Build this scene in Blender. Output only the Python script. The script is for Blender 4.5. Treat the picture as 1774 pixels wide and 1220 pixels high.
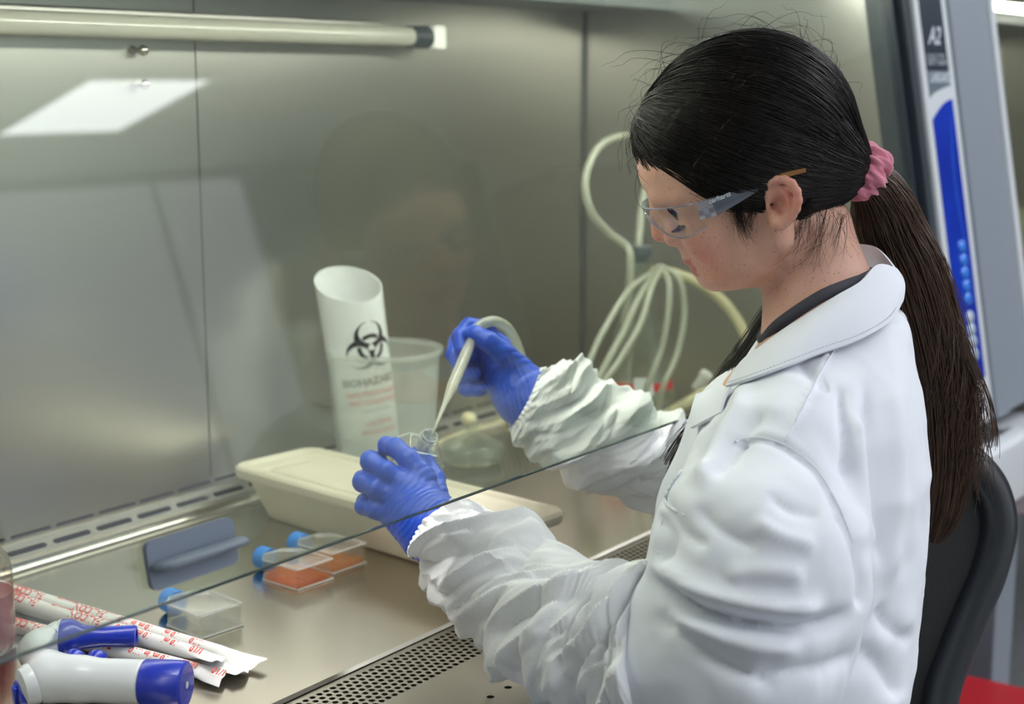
import bpy, bmesh, math, random
import numpy as np
from mathutils import Vector, Matrix

for o in list(bpy.data.objects):
    bpy.data.objects.remove(o)
SC = bpy.context.scene
COL = SC.collection
# world axes: X along the cabinet, Y into the cabinet, Z up; z = 0 is the steel work surface, floor at -0.86
# ------------------------------------------------------------------ camera
FPX, PCX, PCY = 2600.0, 887.0, 610.0
PITCH = math.radians(10.2467); YAW = math.radians(36.274)
CAM = np.array([0, 0, 0.57])
_v = np.array([math.cos(YAW), math.sin(YAW), 0]); RGT = np.array([math.sin(YAW), -math.cos(YAW), 0])
FWD = _v * math.cos(PITCH) - np.array([0, 0, math.sin(PITCH)])
UPV = _v * math.sin(PITCH) + np.array([0, 0, math.cos(PITCH)])
cam_data = bpy.data.cameras.new('camera')
cam = bpy.data.objects.new('camera', cam_data); COL.objects.link(cam)
cam_data.sensor_fit = 'HORIZONTAL'; cam_data.sensor_width = 36.0
cam_data.lens = FPX * 36.0 / 1774.0
cam_data.clip_start = 0.02
mw = Matrix.Identity(4)
for i in range(3):
    mw[i][0] = RGT[i]; mw[i][1] = UPV[i]; mw[i][2] = -FWD[i]; mw[i][3] = CAM[i]
cam.matrix_world = mw
cam_data.dof.use_dof = True
cam_data.dof.focus_distance = 1.43
cam_data.dof.aperture_fstop = 4.5
SC.camera = cam
# ------------------------------------------------------------------ world and view
world = bpy.data.worlds.new('world'); SC.world = world; world.use_nodes = True
world.node_tree.nodes['Background'].inputs[0].default_value = (0.75, 0.82, 0.9, 1)
world.node_tree.nodes['Background'].inputs[1].default_value = 0.25
SC.view_settings.view_transform = 'Standard'
SC.view_settings.look = 'None'
SC.view_settings.gamma = 1.0
SC.view_settings.use_curve_mapping = False
SC.view_settings.exposure = 0.15
ROOM_LIGHT = 8.0        # emission of the ceiling panels
HOOD_LIGHT = 31.0        # emission of the fluorescent tubes in the cabinets
SC.cycles.sample_clamp_indirect = 4.0
SC.cycles.max_bounces = 14
SC.cycles.transparent_max_bounces = 24
SC.cycles.use_denoising = True
SC.cycles.caustics_refractive = True

# ------------------------------------------------------------------ helpers
def ray(x, y): return FWD * FPX + RGT * (x - PCX) - UPV * (y - PCY)
def at_z(x, y, z): d = ray(x, y); return CAM + d * ((z - CAM[2]) / d[2])
def at_y(x, y, Y): d = ray(x, y); return CAM + d * (Y / d[1])
def at_x(x, y, X): d = ray(x, y); return CAM + d * (X / d[0])
def at_d(x, y, dep): return CAM + ray(x, y) * (dep / FPX)

def lin(c):
    if isinstance(c, (int, float)): c = (c, c, c)
    return tuple(((v / 255) / 12.92 if v / 255 <= 0.04045 else ((v / 255 + 0.055) / 1.055) ** 2.4) for v in c[:3]) + (1.0,)

def new_mat(name):
    m = bpy.data.materials.new(name); m.use_nodes = True
    nt = m.node_tree
    for n in list(nt.nodes): nt.nodes.remove(n)
    out = nt.nodes.new('ShaderNodeOutputMaterial')
    return m, nt, out
def N(nt, t, **kw):
    n = nt.nodes.new(t)
    for k, v in kw.items():
        if k.startswith('i_'):
            n.inputs[k[2:].replace('_', ' ')].default_value = v
        elif k.startswith('n_'):
            n.inputs[int(k[2:])].default_value = v
        else: setattr(n, k, v)
    return n
def L(nt, a, ao, b, bi): nt.links.new(a.outputs[ao], b.inputs[bi])

def mat(name, col, rough=0.5, metal=0.0, var=0.0, var_scale=8.0, stretch=(1, 1, 1), bump=0.0, bump_scale=200.0,
        bump_dist=0.001, sss=0.0, sss_r=(1, .4, .25), spec=0.5, coat=0.0, trans=0.0, col2=None, rough_var=0.0, sheen=0.0, detail=4.0, emit=0.0, aniso=0.0):
    m, nt, out = new_mat(name)
    p = N(nt, 'ShaderNodeBsdfPrincipled')
    p.inputs['Base Color'].default_value = lin(col); p.inputs['Roughness'].default_value = rough
    p.inputs['Metallic'].default_value = metal; p.inputs['Specular IOR Level'].default_value = spec
    p.inputs['Coat Weight'].default_value = coat; p.inputs['Transmission Weight'].default_value = trans
    if aniso: p.inputs['Anisotropic'].default_value = aniso
    if sheen: p.inputs['Sheen Weight'].default_value = sheen
    if sss:
        p.inputs['Subsurface Weight'].default_value = sss; p.inputs['Subsurface Radius'].default_value = sss_r
        p.inputs['Subsurface Scale'].default_value = 0.008
    if emit:
        p.inputs['Emission Color'].default_value = lin(col); p.inputs['Emission Strength'].default_value = emit
    L(nt, p, 0, out, 0)
    if var or bump or rough_var or col2:
        tc = N(nt, 'ShaderNodeTexCoord'); mp = N(nt, 'ShaderNodeMapping'); mp.inputs['Scale'].default_value = stretch
        L(nt, tc, 'Object', mp, 0)
    if var or col2 or rough_var:
        nz = N(nt, 'ShaderNodeTexNoise', i_Scale=var_scale, i_Detail=detail, i_Roughness=0.6); L(nt, mp, 0, nz, 'Vector')
        if var or col2:
            mx = N(nt, 'ShaderNodeMix', data_type='RGBA'); base = lin(col)
            c2 = lin(col2) if col2 else tuple(v * (1 - var) for v in base[:3]) + (1,)
            cr_ = N(nt, 'ShaderNodeValToRGB'); cr_.color_ramp.elements[0].position = 0.32; cr_.color_ramp.elements[1].position = 0.68
            cr_.color_ramp.elements[0].color = c2; cr_.color_ramp.elements[1].color = base
            L(nt, nz, 0, cr_, 0); L(nt, cr_, 0, p, 'Base Color')
        if rough_var:
            mr = N(nt, 'ShaderNodeMapRange'); mr.inputs[3].default_value = max(0.02, rough - rough_var); mr.inputs[4].default_value = rough + rough_var
            mr.inputs[1].default_value = 0.3; mr.inputs[2].default_value = 0.7
            L(nt, nz, 0, mr, 0); L(nt, mr, 0, p, 'Roughness')
    if bump:
        nb = N(nt, 'ShaderNodeTexNoise', i_Scale=bump_scale, i_Detail=3.0); L(nt, mp, 0, nb, 'Vector')
        b = N(nt, 'ShaderNodeBump'); b.inputs['Strength'].default_value = bump; b.inputs['Distance'].default_value = bump_dist
        L(nt, nb, 0, b, 'Height'); L(nt, b, 0, p, 'Normal')
    return m

def clear_mat(name, tint=(245, 248, 246), f0=0.04, rough=0.0, haze=0.0, haze_col=(220, 222, 220), speck=0.0, trans_haze=0.0):
    """thin clear pane or wall: Fresnel mix of a see-through and a mirror layer, with an optional dusty film"""
    m, nt, out = new_mat(name)
    tr = N(nt, 'ShaderNodeBsdfTransparent'); tr.inputs[0].default_value = lin(tint)
    gl = N(nt, 'ShaderNodeBsdfGlossy'); gl.inputs['Roughness'].default_value = rough
    gl.inputs['Color'].default_value = (1, 1, 1, 1)
    lw = N(nt, 'ShaderNodeLayerWeight'); lw.inputs[0].default_value = 0.5
    pw = N(nt, 'ShaderNodeMath', operation='POWER'); pw.inputs[1].default_value = 5.0
    ml = N(nt, 'ShaderNodeMath', operation='MULTIPLY_ADD'); ml.inputs[1].default_value = 1 - f0; ml.inputs[2].default_value = f0
    L(nt, lw, 'Facing', pw, 0); L(nt, pw, 0, ml, 0)
    base = tr
    if haze or speck:
        df = N(nt, 'ShaderNodeBsdfDiffuse'); df.inputs[0].default_value = lin(haze_col)
        if trans_haze:
            tl = N(nt, 'ShaderNodeBsdfTranslucent'); tl.inputs[0].default_value = lin(haze_col)
            mt = N(nt, 'ShaderNodeMixShader'); mt.inputs[0].default_value = trans_haze
            L(nt, df, 0, mt, 1); L(nt, tl, 0, mt, 2); df = mt
        mh = N(nt, 'ShaderNodeMixShader'); mh.inputs[0].default_value = haze
        if speck:
            tc = N(nt, 'ShaderNodeTexCoord'); vo = N(nt, 'ShaderNodeTexNoise', i_Scale=900.0, i_Detail=1.0)
            bn = N(nt, 'ShaderNodeTexNoise', i_Scale=9.0, i_Detail=3.0)
            L(nt, tc, 'Object', vo, 'Vector'); L(nt, tc, 'Object', bn, 'Vector')
            r1 = N(nt, 'ShaderNodeMapRange'); r1.inputs[1].default_value = 0.70; r1.inputs[2].default_value = 0.80; r1.inputs[4].default_value = speck
            r2 = N(nt, 'ShaderNodeMapRange'); r2.inputs[1].default_value = 0.45; r2.inputs[2].default_value = 0.75
            L(nt, vo, 0, r1, 0); L(nt, bn, 0, r2, 0)
            mm = N(nt, 'ShaderNodeMath', operation='MULTIPLY_ADD'); mm.inputs[2].default_value = haze
            L(nt, r1, 0, mm, 0); L(nt, r2, 0, mm, 1); L(nt, mm, 0, mh, 0)
        L(nt, tr, 0, mh, 1); L(nt, df, 0, mh, 2); base = mh
    mx = N(nt, 'ShaderNodeMixShader'); L(nt, ml, 0, mx, 0); L(nt, base, 0, mx, 1); L(nt, gl, 0, mx, 2); L(nt, mx, 0, out, 0)
    return m

def emit_mat(name, col, s):
    m, nt, out = new_mat(name); e = N(nt, 'ShaderNodeEmission'); e.inputs[0].default_value = lin(col); e.inputs[1].default_value = s
    L(nt, e, 0, out, 0); return m

# ---- geometry: every builder returns (verts list of 3-tuples, faces list)
def J(*gs):
    V, F = [], []
    for v, f in gs:
        k = len(V); V += [tuple(map(float, p)) for p in v]; F += [tuple(i + k for i in q) for q in f]
    return V, F
def box(x0, x1, y0, y1, z0, z1):
    V = [(x, y, z) for x in (x0, x1) for y in (y0, y1) for z in (z0, z1)]
    return V, [(0, 1, 3, 2), (4, 6, 7, 5), (0, 4, 5, 1), (2, 3, 7, 6), (0, 2, 6, 4), (1, 5, 7, 3)]
def hexa(p):  # eight corner points, order as in box
    return [tuple(q) for q in p], [(0, 1, 3, 2), (4, 6, 7, 5), (0, 4, 5, 1), (2, 3, 7, 6), (0, 2, 6, 4), (1, 5, 7, 3)]
def bevel(g, w, seg=2):
    bm = bmesh.new(); vs = [bm.verts.new(v) for v in g[0]]
    for f in g[1]: bm.faces.new([vs[i] for i in f])
    bm.normal_update()
    ed = [e for e in bm.edges if len(e.link_faces) == 2 and e.calc_face_angle(0) > 0.5]
    bmesh.ops.bevel(bm, geom=ed, offset=w, segments=seg, affect='EDGES', profile=0.6)
    bm.verts.index_update()
    r = [tuple(v.co) for v in bm.verts], [tuple(v.index for v in f.verts) for f in bm.faces]; bm.free(); return r
def cr(pts, n=8):
    P = np.array(pts, float); P = np.vstack([2 * P[0] - P[1], P, 2 * P[-1] - P[-2]]); out = []
    for i in range(1, len(P) - 2):
        a, b, c, d = P[i - 1], P[i], P[i + 1], P[i + 2]
        for k in range(n):
            t = k / n
            out.append(0.5 * (2 * b + (c - a) * t + (2 * a - 5 * b + 4 * c - d) * t * t + (3 * b - a - 3 * c + d) * t ** 3))
    out.append(P[-2]); return np.array(out)
def frames(P):
    P = np.array(P, float); T = np.gradient(P, axis=0); T /= np.linalg.norm(T, axis=1)[:, None] + 1e-12
    a = np.array([0, 0, 1.0]) if abs(T[0][2]) < 0.9 else np.array([1.0, 0, 0])
    U = np.cross(T[0], a); U /= np.linalg.norm(U); Us = [U]
    for i in range(1, len(P)):
        U = U - T[i] * (U @ T[i]); U /= np.linalg.norm(U) + 1e-12; Us.append(U)
    Us = np.array(Us); return T, Us, np.cross(T, Us)
def tube(P, r, n=12, cap=True):
    P = np.array(P, float); m = len(P); r = np.broadcast_to(np.array(r, float), (m,)) if np.ndim(r) < 2 else np.array(r)
    T, U, W = frames(P); V = []
    for i in range(m):
        for k in range(n):
            a = 2 * math.pi * k / n; V.append(tuple(P[i] + r[i] * (U[i] * math.cos(a) + W[i] * math.sin(a))))
    F = [(i * n + k, i * n + (k + 1) % n, (i + 1) * n + (k + 1) % n, (i + 1) * n + k) for i in range(m - 1) for k in range(n)]
    if cap: F += [tuple(range(n - 1, -1, -1)), tuple((m - 1) * n + k for k in range(n))]
    return V, F
def lathe(prof, n=32, close=False):
    V = [(r * math.cos(2 * math.pi * k / n), r * math.sin(2 * math.pi * k / n), z) for r, z in prof for k in range(n)]
    m = len(prof)
    F = [(i * n + k, i * n + (k + 1) % n, (i + 1) * n + (k + 1) % n, (i + 1) * n + k) for i in range(m - 1) for k in range(n)]
    if close: F += [((m - 1) * n + k, (m - 1) * n + (k + 1) % n, (k + 1) % n, k) for k in range(n)]
    else: F += [tuple(range(n - 1, -1, -1)), tuple((m - 1) * n + k for k in range(n))]
    return V, F
def prism(poly, h0, h1):   # polygon in xy extruded along z
    n = len(poly); V = [(x, y, h0) for x, y in poly] + [(x, y, h1) for x, y in poly]
    return V, [tuple(range(n - 1, -1, -1)), tuple(range(n, 2 * n))] + [(i, (i + 1) % n, n + (i + 1) % n, n + i) for i in range(n)]
def rrect(x0, x1, y0, y1, r, n=5):
    P = []
    for cx_, cy_, a0 in ((x1 - r, y1 - r, 0), (x0 + r, y1 - r, 90), (x0 + r, y0 + r, 180), (x1 - r, y0 + r, 270)):
        for k in range(n + 1):
            a = math.radians(a0 + 90 * k / n); P.append((cx_ + r * math.cos(a), cy_ + r * math.sin(a)))
    return P
def loftpoly(polys):       # list of equal-length 3d rings
    n = len(polys[0]); V = [tuple(p) for q in polys for p in q]; m = len(polys)
    F = [(i * n + k, i * n + (k + 1) % n, (i + 1) * n + (k + 1) % n, (i + 1) * n + k) for i in range(m - 1) for k in range(n)]
    return V, F + [tuple(range(n - 1, -1, -1)), tuple((m - 1) * n + k for k in range(n))]
def ball(c, r, nu=14, nv=8, sc=(1, 1, 1)):
    pr = [(math.sin(math.pi * j / nv) + 1e-4, -math.cos(math.pi * j / nv)) for j in range(nv + 1)]
    v, f = lathe(pr, nu); return [(c[0] + r * sc[0] * x, c[1] + r * sc[1] * y, c[2] + r * sc[2] * z) for x, y, z in v], f
def xf(g, loc=(0, 0, 0), rot=(0, 0, 0), sc=1.0, M=None):
    if M is None:
        from mathutils import Euler
        M = np.array(Euler(rot).to_matrix())
    v = np.array(g[0], float) * sc @ np.array(M).T + np.array(loc); return [tuple(p) for p in v], g[1]
def basis(x, y=None, z=None):
    """rotation whose columns are the given axes"""
    x = np.array(x, float); x /= np.linalg.norm(x)
    z = np.array(z, float); y = np.cross(z, x); y /= np.linalg.norm(y); z = np.cross(x, y)
    return np.stack([x, y, z], 1)

def obj(name, g, m, parent=None, smooth=None, label=None, kind=None):
    """link ONE mesh object; g is in world coordinates, or in the parent's frame"""
    me = bpy.data.meshes.new(name); V, F = g
    me.from_pydata([tuple(map(float, v)) for v in V] if not isinstance(V, np.ndarray) else V.tolist(), [], [tuple(f) for f in F] if not isinstance(F, np.ndarray) else F.tolist())
    bm = bmesh.new(); bm.from_mesh(me); bmesh.ops.recalc_face_normals(bm, faces=bm.faces); bm.to_mesh(me); bm.free()
    if m is not None: me.materials.append(m)
    if smooth is not None:
        me.polygons.foreach_set('use_smooth', [True] * len(me.polygons))
        if smooth < 3: me.set_sharp_from_angle(angle=smooth)
    o = bpy.data.objects.new(name, me); COL.objects.link(o)
    if parent is not None:
        o.parent = parent
    if label: o['label'] = label
    if kind: o['kind'] = kind
    return o
def wobj(name, g, m, parent, **kw):
    """like obj, but g is given in world coordinates under an unrotated parent"""
    p, off = parent, Vector((0, 0, 0))
    while p is not None: off = off + p.location; p = p.parent
    V = np.array(g[0], float) - np.array(off)
    return obj(name, (V, g[1]), m, parent, **kw)
def thing(name, label, cat, loc=(0, 0, 0), rotz=0.0, group=None):
    o = bpy.data.objects.new(name, None); COL.objects.link(o); o.empty_display_size = 0.05
    o.location = tuple(map(float, loc)); o.rotation_euler = (0, 0, rotz); o['label'] = label; o['category'] = cat
    if group: o['group'] = group
    return o
def tag(o, label, cat, group=None):
    o['label'] = label; o['category'] = cat
    if group: o['group'] = group
    return o
def struct(name, g, m, parent=None, smooth=None):
    o = obj(name, g, m, parent, smooth)
    if parent is None: o['kind'] = 'structure'
    return o
def dup(root, loc, rotz, label, group=None):
    r = root.copy(); COL.objects.link(r); r.location = loc; r.rotation_euler = (0, 0, rotz); r['label'] = label
    if group: r['group'] = group
    for ch in list(root.children):
        c = ch.copy(); COL.objects.link(c); c.parent = r
        for g in ch.children:
            d = g.copy(); COL.objects.link(d); d.parent = c
    return r
def text_geo(s, size=1.0, shear=0.0, bold=0.0, res=3):
    cu = bpy.data.curves.new('lettering', 'FONT'); cu.body = s; cu.size = size; cu.shear = shear; cu.offset = bold
    cu.resolution_u = res; cu.fill_mode = 'FRONT'; cu.align_x = 'LEFT'
    o = bpy.data.objects.new('lettering', cu); COL.objects.link(o)
    dg = bpy.context.evaluated_depsgraph_get(); me = bpy.data.meshes.new_from_object(o.evaluated_get(dg))
    V = np.array([v.co[:] for v in me.vertices]); F = [tuple(p.vertices) for p in me.polygons]
    bpy.data.objects.remove(o); bpy.data.meshes.remove(me); bpy.data.curves.remove(cu)
    return V, F
def plate_cells(cells):
    """flat plate made of rectangular cells (u0,u1,v0,v1,hole) with real openings; hole = None or list of (u,v) ccw"""
    V, F = [], []
    for u0, u1, v0, v1, h in cells:
        k = len(V)
        if h is None:
            V += [(u0, v0, 0), (u1, v0, 0), (u1, v1, 0), (u0, v1, 0)]; F.append((k, k + 1, k + 2, k + 3)); continue
        n = len(h); cu_, cv = sum(p[0] for p in h) / n, sum(p[1] for p in h) / n
        out_ = []
        for (u, v) in h:
            du, dv = u - cu_, v - cv; hu, hv = (u1 - u0) / 2, (v1 - v0) / 2
            t = 1 / max(abs(du) / hu + 1e-12, abs(dv) / hv + 1e-12)
            out_.append(((u0 + u1) / 2 + du * t, (v0 + v1) / 2 + dv * t))
        # snap the nearest outline points to the four corners
        for cu2, cv2 in ((u0, v0), (u1, v0), (u1, v1), (u0, v1)):
            j = min(range(n), key=lambda q: (out_[q][0] - cu2) ** 2 + (out_[q][1] - cv2) ** 2); out_[j] = (cu2, cv2)
        V += [(u, v, 0) for u, v in h] + [(u, v, 0) for u, v in out_] + [(u, v, -1) for u, v in h]
        for i in range(n):
            j = (i + 1) % n
            F.append((k + i, k + n + i, k + n + j, k + j)); F.append((k + i, k + j, k + 2 * n + j, k + 2 * n + i))
    return V, F
# ------------------------------------------------------------------ implicit surfaces for soft shapes
def axes3(lo, hi, h):
    return [np.arange(lo[i], hi[i] + h, h, dtype=np.float32) for i in range(3)]
def gridP(xs, ys, zs):
    return (xs[:, None, None], ys[None, :, None], zs[None, None, :])
def cap(P, a, b, ra, rb=None):
    rb = ra if rb is None else rb
    a = np.array(a, np.float32); b = np.array(b, np.float32); d = b - a; l2 = float(d @ d) + 1e-12
    h = np.clip(((P[0] - a[0]) * d[0] + (P[1] - a[1]) * d[1] + (P[2] - a[2]) * d[2]) / l2, 0, 1)
    return np.sqrt((P[0] - a[0] - h * d[0]) ** 2 + (P[1] - a[1] - h * d[1]) ** 2 + (P[2] - a[2] - h * d[2]) ** 2) - (ra + (rb - ra) * h)
def ell(P, c, r, M=None):
    q = [P[i] - np.float32(c[i]) for i in range(3)]
    if M is not None: q = [q[0] * np.float32(M[0][i]) + q[1] * np.float32(M[1][i]) + q[2] * np.float32(M[2][i]) for i in range(3)]
    k0 = np.sqrt((q[0] / r[0]) ** 2 + (q[1] / r[1]) ** 2 + (q[2] / r[2]) ** 2)
    k1 = np.sqrt((q[0] / r[0] ** 2) ** 2 + (q[1] / r[1] ** 2) ** 2 + (q[2] / r[2] ** 2) ** 2) + 1e-9
    return k0 * (k0 - 1) / k1
def smin(a, b, k):
    h = np.clip(0.5 + 0.5 * (b - a) / k, 0, 1); return b + (a - b) * h - k * h * (1 - h)
def smax(a, b, k): return -smin(-a, -b, k)
def chain(P, pts, rs, k=0.006):
    d = None
    for i in range(len(pts) - 1):
        c = cap(P, pts[i], pts[i + 1], rs[i], rs[i + 1]); d = c if d is None else smin(d, c, k)
    return d
def nets(D, xs, ys, zs):
    S = D < 0
    c = np.zeros(tuple(s - 1 for s in D.shape), np.int8)
    for a in (0, 1):
        for b in (0, 1):
            for e in (0, 1): c += S[a:D.shape[0] - 1 + a, b:D.shape[1] - 1 + b, e:D.shape[2] - 1 + e]
    mask = (c > 0) & (c < 8); I, Jn, K = np.nonzero(mask); n = len(I)
    idx = np.full(mask.shape, -1, np.int32); idx[mask] = np.arange(n)
    acc = np.zeros((n, 3)); cnt = np.zeros(n)
    cor = [(a, b, e) for a in (0, 1) for b in (0, 1) for e in (0, 1)]
    for a in cor:
        for ax in range(3):
            if a[ax]: continue
            b = list(a); b[ax] = 1
            da = D[I + a[0], Jn + a[1], K + a[2]]; db = D[I + b[0], Jn + b[1], K + b[2]]
            x = (da < 0) != (db < 0); t = np.where(x, da / (da - db + 1e-12), 0)
            pa = np.stack([xs[I + a[0]], ys[Jn + a[1]], zs[K + a[2]]], 1); pb = np.stack([xs[I + b[0]], ys[Jn + b[1]], zs[K + b[2]]], 1)
            acc += np.where(x[:, None], pa + (pb - pa) * t[:, None], 0); cnt += x
    V = acc / cnt[:, None]; Q = []
    for ax in range(3):
        sl0 = [slice(1, -1)] * 3; sl1 = [slice(1, -1)] * 3; sl0[ax] = slice(0, -1); sl1[ax] = slice(1, None)
        s0, s1 = S[tuple(sl0)], S[tuple(sl1)]; ch = s0 != s1
        i, j, k = np.nonzero(ch); base = [i, j, k]
        for q in range(3):
            if q != ax: base[q] = base[q] + 1
        o1, o2 = [q for q in range(3) if q != ax]
        def cell(d1, d2):
            b = [v.copy() for v in base]; b[o1] = b[o1] - d1; b[o2] = b[o2] - d2; return idx[b[0], b[1], b[2]]
        q4 = np.stack([cell(1, 1), cell(0, 1), cell(0, 0), cell(1, 0)], 1)
        flip = s0[i, j, k] if ax != 1 else ~s0[i, j, k]
        q4 = np.where(flip[:, None], q4, q4[:, ::-1]); Q.append(q4)
    return V, np.concatenate(Q)
def edges_of(Q):
    E = np.concatenate([Q[:, [0, 1]], Q[:, [1, 2]], Q[:, [2, 3]], Q[:, [3, 0]]]); return E
def relax(V, Q, it=4, lam=0.5, mu=-0.52, w=None):
    E = edges_of(Q); n = len(V); deg = np.bincount(E[:, 0], minlength=n) + np.bincount(E[:, 1], minlength=n) + 1e-9
    for k in range(it):
        for f in ((lam, mu) if mu else (lam,)):
            A = np.stack([np.bincount(E[:, 0], V[E[:, 1], c], n) + np.bincount(E[:, 1], V[E[:, 0], c], n) for c in range(3)], 1) / deg[:, None] - V
            V = V + A * f * (1 if w is None else w[:, None])
    return V
def vnormals(V, Q):
    nf = np.cross(V[Q[:, 2]] - V[Q[:, 0]], V[Q[:, 3]] - V[Q[:, 1]]); n = len(V)
    N_ = np.stack([sum(np.bincount(Q[:, k], nf[:, c], n) for k in range(4)) for c in range(3)], 1)
    return N_ / (np.linalg.norm(N_, axis=1)[:, None] + 1e-12)
def qobj(name, V, Q, m, parent, world=True, smooth=True, label=None, kind=None):
    """fast path for quad meshes held in numpy"""
    V = np.array(V, np.float32)
    if world and parent is not None:
        p, off = parent, Vector((0, 0, 0))
        while p is not None: off = off + p.location; p = p.parent
        V = V - np.array(off, np.float32)
    Q = np.array(Q, np.int32); me = bpy.data.meshes.new(name); nq, k = Q.shape
    me.vertices.add(len(V)); me.vertices.foreach_set('co', V.ravel())
    me.loops.add(nq * k); me.loops.foreach_set('vertex_index', Q.ravel())
    me.polygons.add(nq); me.polygons.foreach_set('loop_start', np.arange(0, nq * k, k, dtype=np.int32))
    if smooth: me.polygons.foreach_set('use_smooth', np.ones(nq, bool))
    me.update(calc_edges=True); me.validate()
    if m is not None: me.materials.append(m)
    o = bpy.data.objects.new(name, me); COL.objects.link(o)
    if parent is not None: o.parent = parent
    if label: o['label'] = label
    if kind: o['kind'] = kind
    return o
class VNoise:
    """smooth value noise for vertices"""
    def __init__(s, seed=0, n=32):
        s.n = n; s.t = np.random.RandomState(seed).rand(n, n, n).astype(np.float32) * 2 - 1
    def __call__(s, P):
        i = np.floor(P).astype(int); f = P - i; f = f * f * (3 - 2 * f); r = 0; n = s.n
        for a in (0, 1):
            for b in (0, 1):
                for c in (0, 1):
                    w = (f[..., 0] if a else 1 - f[..., 0]) * (f[..., 1] if b else 1 - f[..., 1]) * (f[..., 2] if c else 1 - f[..., 2])
                    r = r + w * s.t[(i[..., 0] + a) % n, (i[..., 1] + b) % n, (i[..., 2] + c) % n]
        return r
# ------------------------------------------------------------------ room
ZF, ZC = -0.86, 1.75
RX0, RX1, RY0, RY1 = -2.2, 9.0, -3.6, 2.3
m_floor = mat('floor_vinyl', (120, 122, 124), 0.35, var=0.12, var_scale=3)
m_wall = mat('wall_paint', (240, 241, 238), 0.7)
m_wall_tan = mat('wall_tan', (128, 112, 88), 0.7)
m_ceil = mat('ceiling_tile', (240, 240, 236), 0.9, bump=0.2, bump_scale=90)
struct('floor', box(RX0, RX1, RY0, RY1, ZF - 0.05, ZF), m_floor)
struct('ceiling', box(RX0, RX1, RY0, RY1, ZC, ZC + 0.05), m_ceil)
struct('wall_back', box(RX0, RX1, RY0 - 0.08, RY0, ZF, ZC), m_wall)
struct('wall_left', box(RX0 - 0.08, RX0, RY0, RY1, ZF, ZC), m_wall)
struct('wall_right', box(RX1, RX1 + 0.08, RY0, RY1, ZF, ZC), m_wall_tan)
struct('wall_front', box(RX0, RX1, RY1, RY1 + 0.08, ZF, ZC), m_wall)
# doors and tall cupboards on the wall behind the worker: they mirror in the sash
m_door = mat('door_slate', (62, 70, 80), 0.45)
m_wood = mat('door_wood', (112, 92, 68), 0.4, var=0.3, var_scale=3, stretch=(6, 6, 0.6))
m_steel_trim = mat('trim_steel', (150, 150, 148), 0.35, metal=1.0)
d1 = struct('door_1', bevel(box(6.2, 7.15, RY0, RY0 + 0.05, ZF, 1.70), 0.006), m_door)
obj('door_handle', tube([(7.04, RY0 + 0.05, 0.12), (7.04, RY0 + 0.10, 0.12), (6.92, RY0 + 0.10, 0.12)], 0.011, 10), m_steel_trim, d1, 1.0)
# unseen glowing window with a white blind, added to brighten the sash reflection
m_glow_blind = emit_mat('added_window_glow', (236, 241, 252), 1.15)
m_wframe = mat('added_window_frame', (225, 227, 228), 0.5)
w1 = struct('added_window_1', J(box(2.5, 5.3, RY0, RY0 + .05, -.30, -.24), box(2.5, 5.3, RY0, RY0 + .05, 1.70, 1.745), box(2.5, 2.56, RY0, RY0 + .05, -.24, 1.70), box(5.24, 5.3, RY0, RY0 + .05, -.24, 1.70)), m_wframe)
obj('mullion', box(4.675, 4.695, RY0, RY0 + .045, -.24, 1.70), m_wframe, w1)
for a, b in ((2.56, 3.40), (3.44, 4.675), (4.695, 5.24)):
    obj('glow_pane', box(a, b, RY0 + .005, RY0 + .02, -.24, 1.70), m_glow_blind, w1)
obj('mullion', box(3.40, 3.44, RY0, RY0 + .045, -.24, 1.70), m_wframe, w1)
m_panel_white = mat('ceiling_lamp_frame', (235, 235, 232), 0.5)
m_diff = emit_mat('ceiling_lamp_diffuser', (246, 250, 255), ROOM_LIGHT)
def ceiling_lamp(x, y, label, sx=0.57, sy=0.60):
    t = thing('ceiling_light', label, 'light', (x, y, ZC), 0, 'ceiling light panels')
    fr = [box(-sx/2-.03, -sx/2, -sy/2-.03, sy/2+.03, -.02, 0), box(sx/2, sx/2+.03, -sy/2-.03, sy/2+.03, -.02, 0),
          box(-sx/2, sx/2, -sy/2-.03, -sy/2, -.02, 0), box(-sx/2, sx/2, sy/2, sy/2+.03, -.02, 0)]
    obj('frame', J(*fr), m_panel_white, t)
    obj('diffuser', box(-sx/2, sx/2, -sy/2, sy/2, -.012, -.004), m_diff, t)
ceiling_lamp(3.685, -2.565, 'square ceiling light panel mirrored as a bright patch in the sash')
ceiling_lamp(0.9, -1.0, 'long ceiling light panel behind the camera side of the worker', 0.6, 1.2)
ceiling_lamp(2.5, -0.2, 'long ceiling light panel above and behind the office chair', 0.6, 1.2)
ceiling_lamp(0.9, -2.9, 'long ceiling light panel near the back wall', 0.6, 1.2)
ceiling_lamp(4.0, -0.72, 'long added ceiling light panel in the middle of the room', 0.6, 1.2)  # extra panel outside the sash reflection, added to brighten the back wall
ceiling_lamp(2.3, -2.6, 'long ceiling light panel between the square panel and the left wall', 0.6, 1.2)
ceiling_lamp(5.2, -0.4, 'long ceiling light panel by the far cabinets', 0.6, 1.2)
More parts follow.
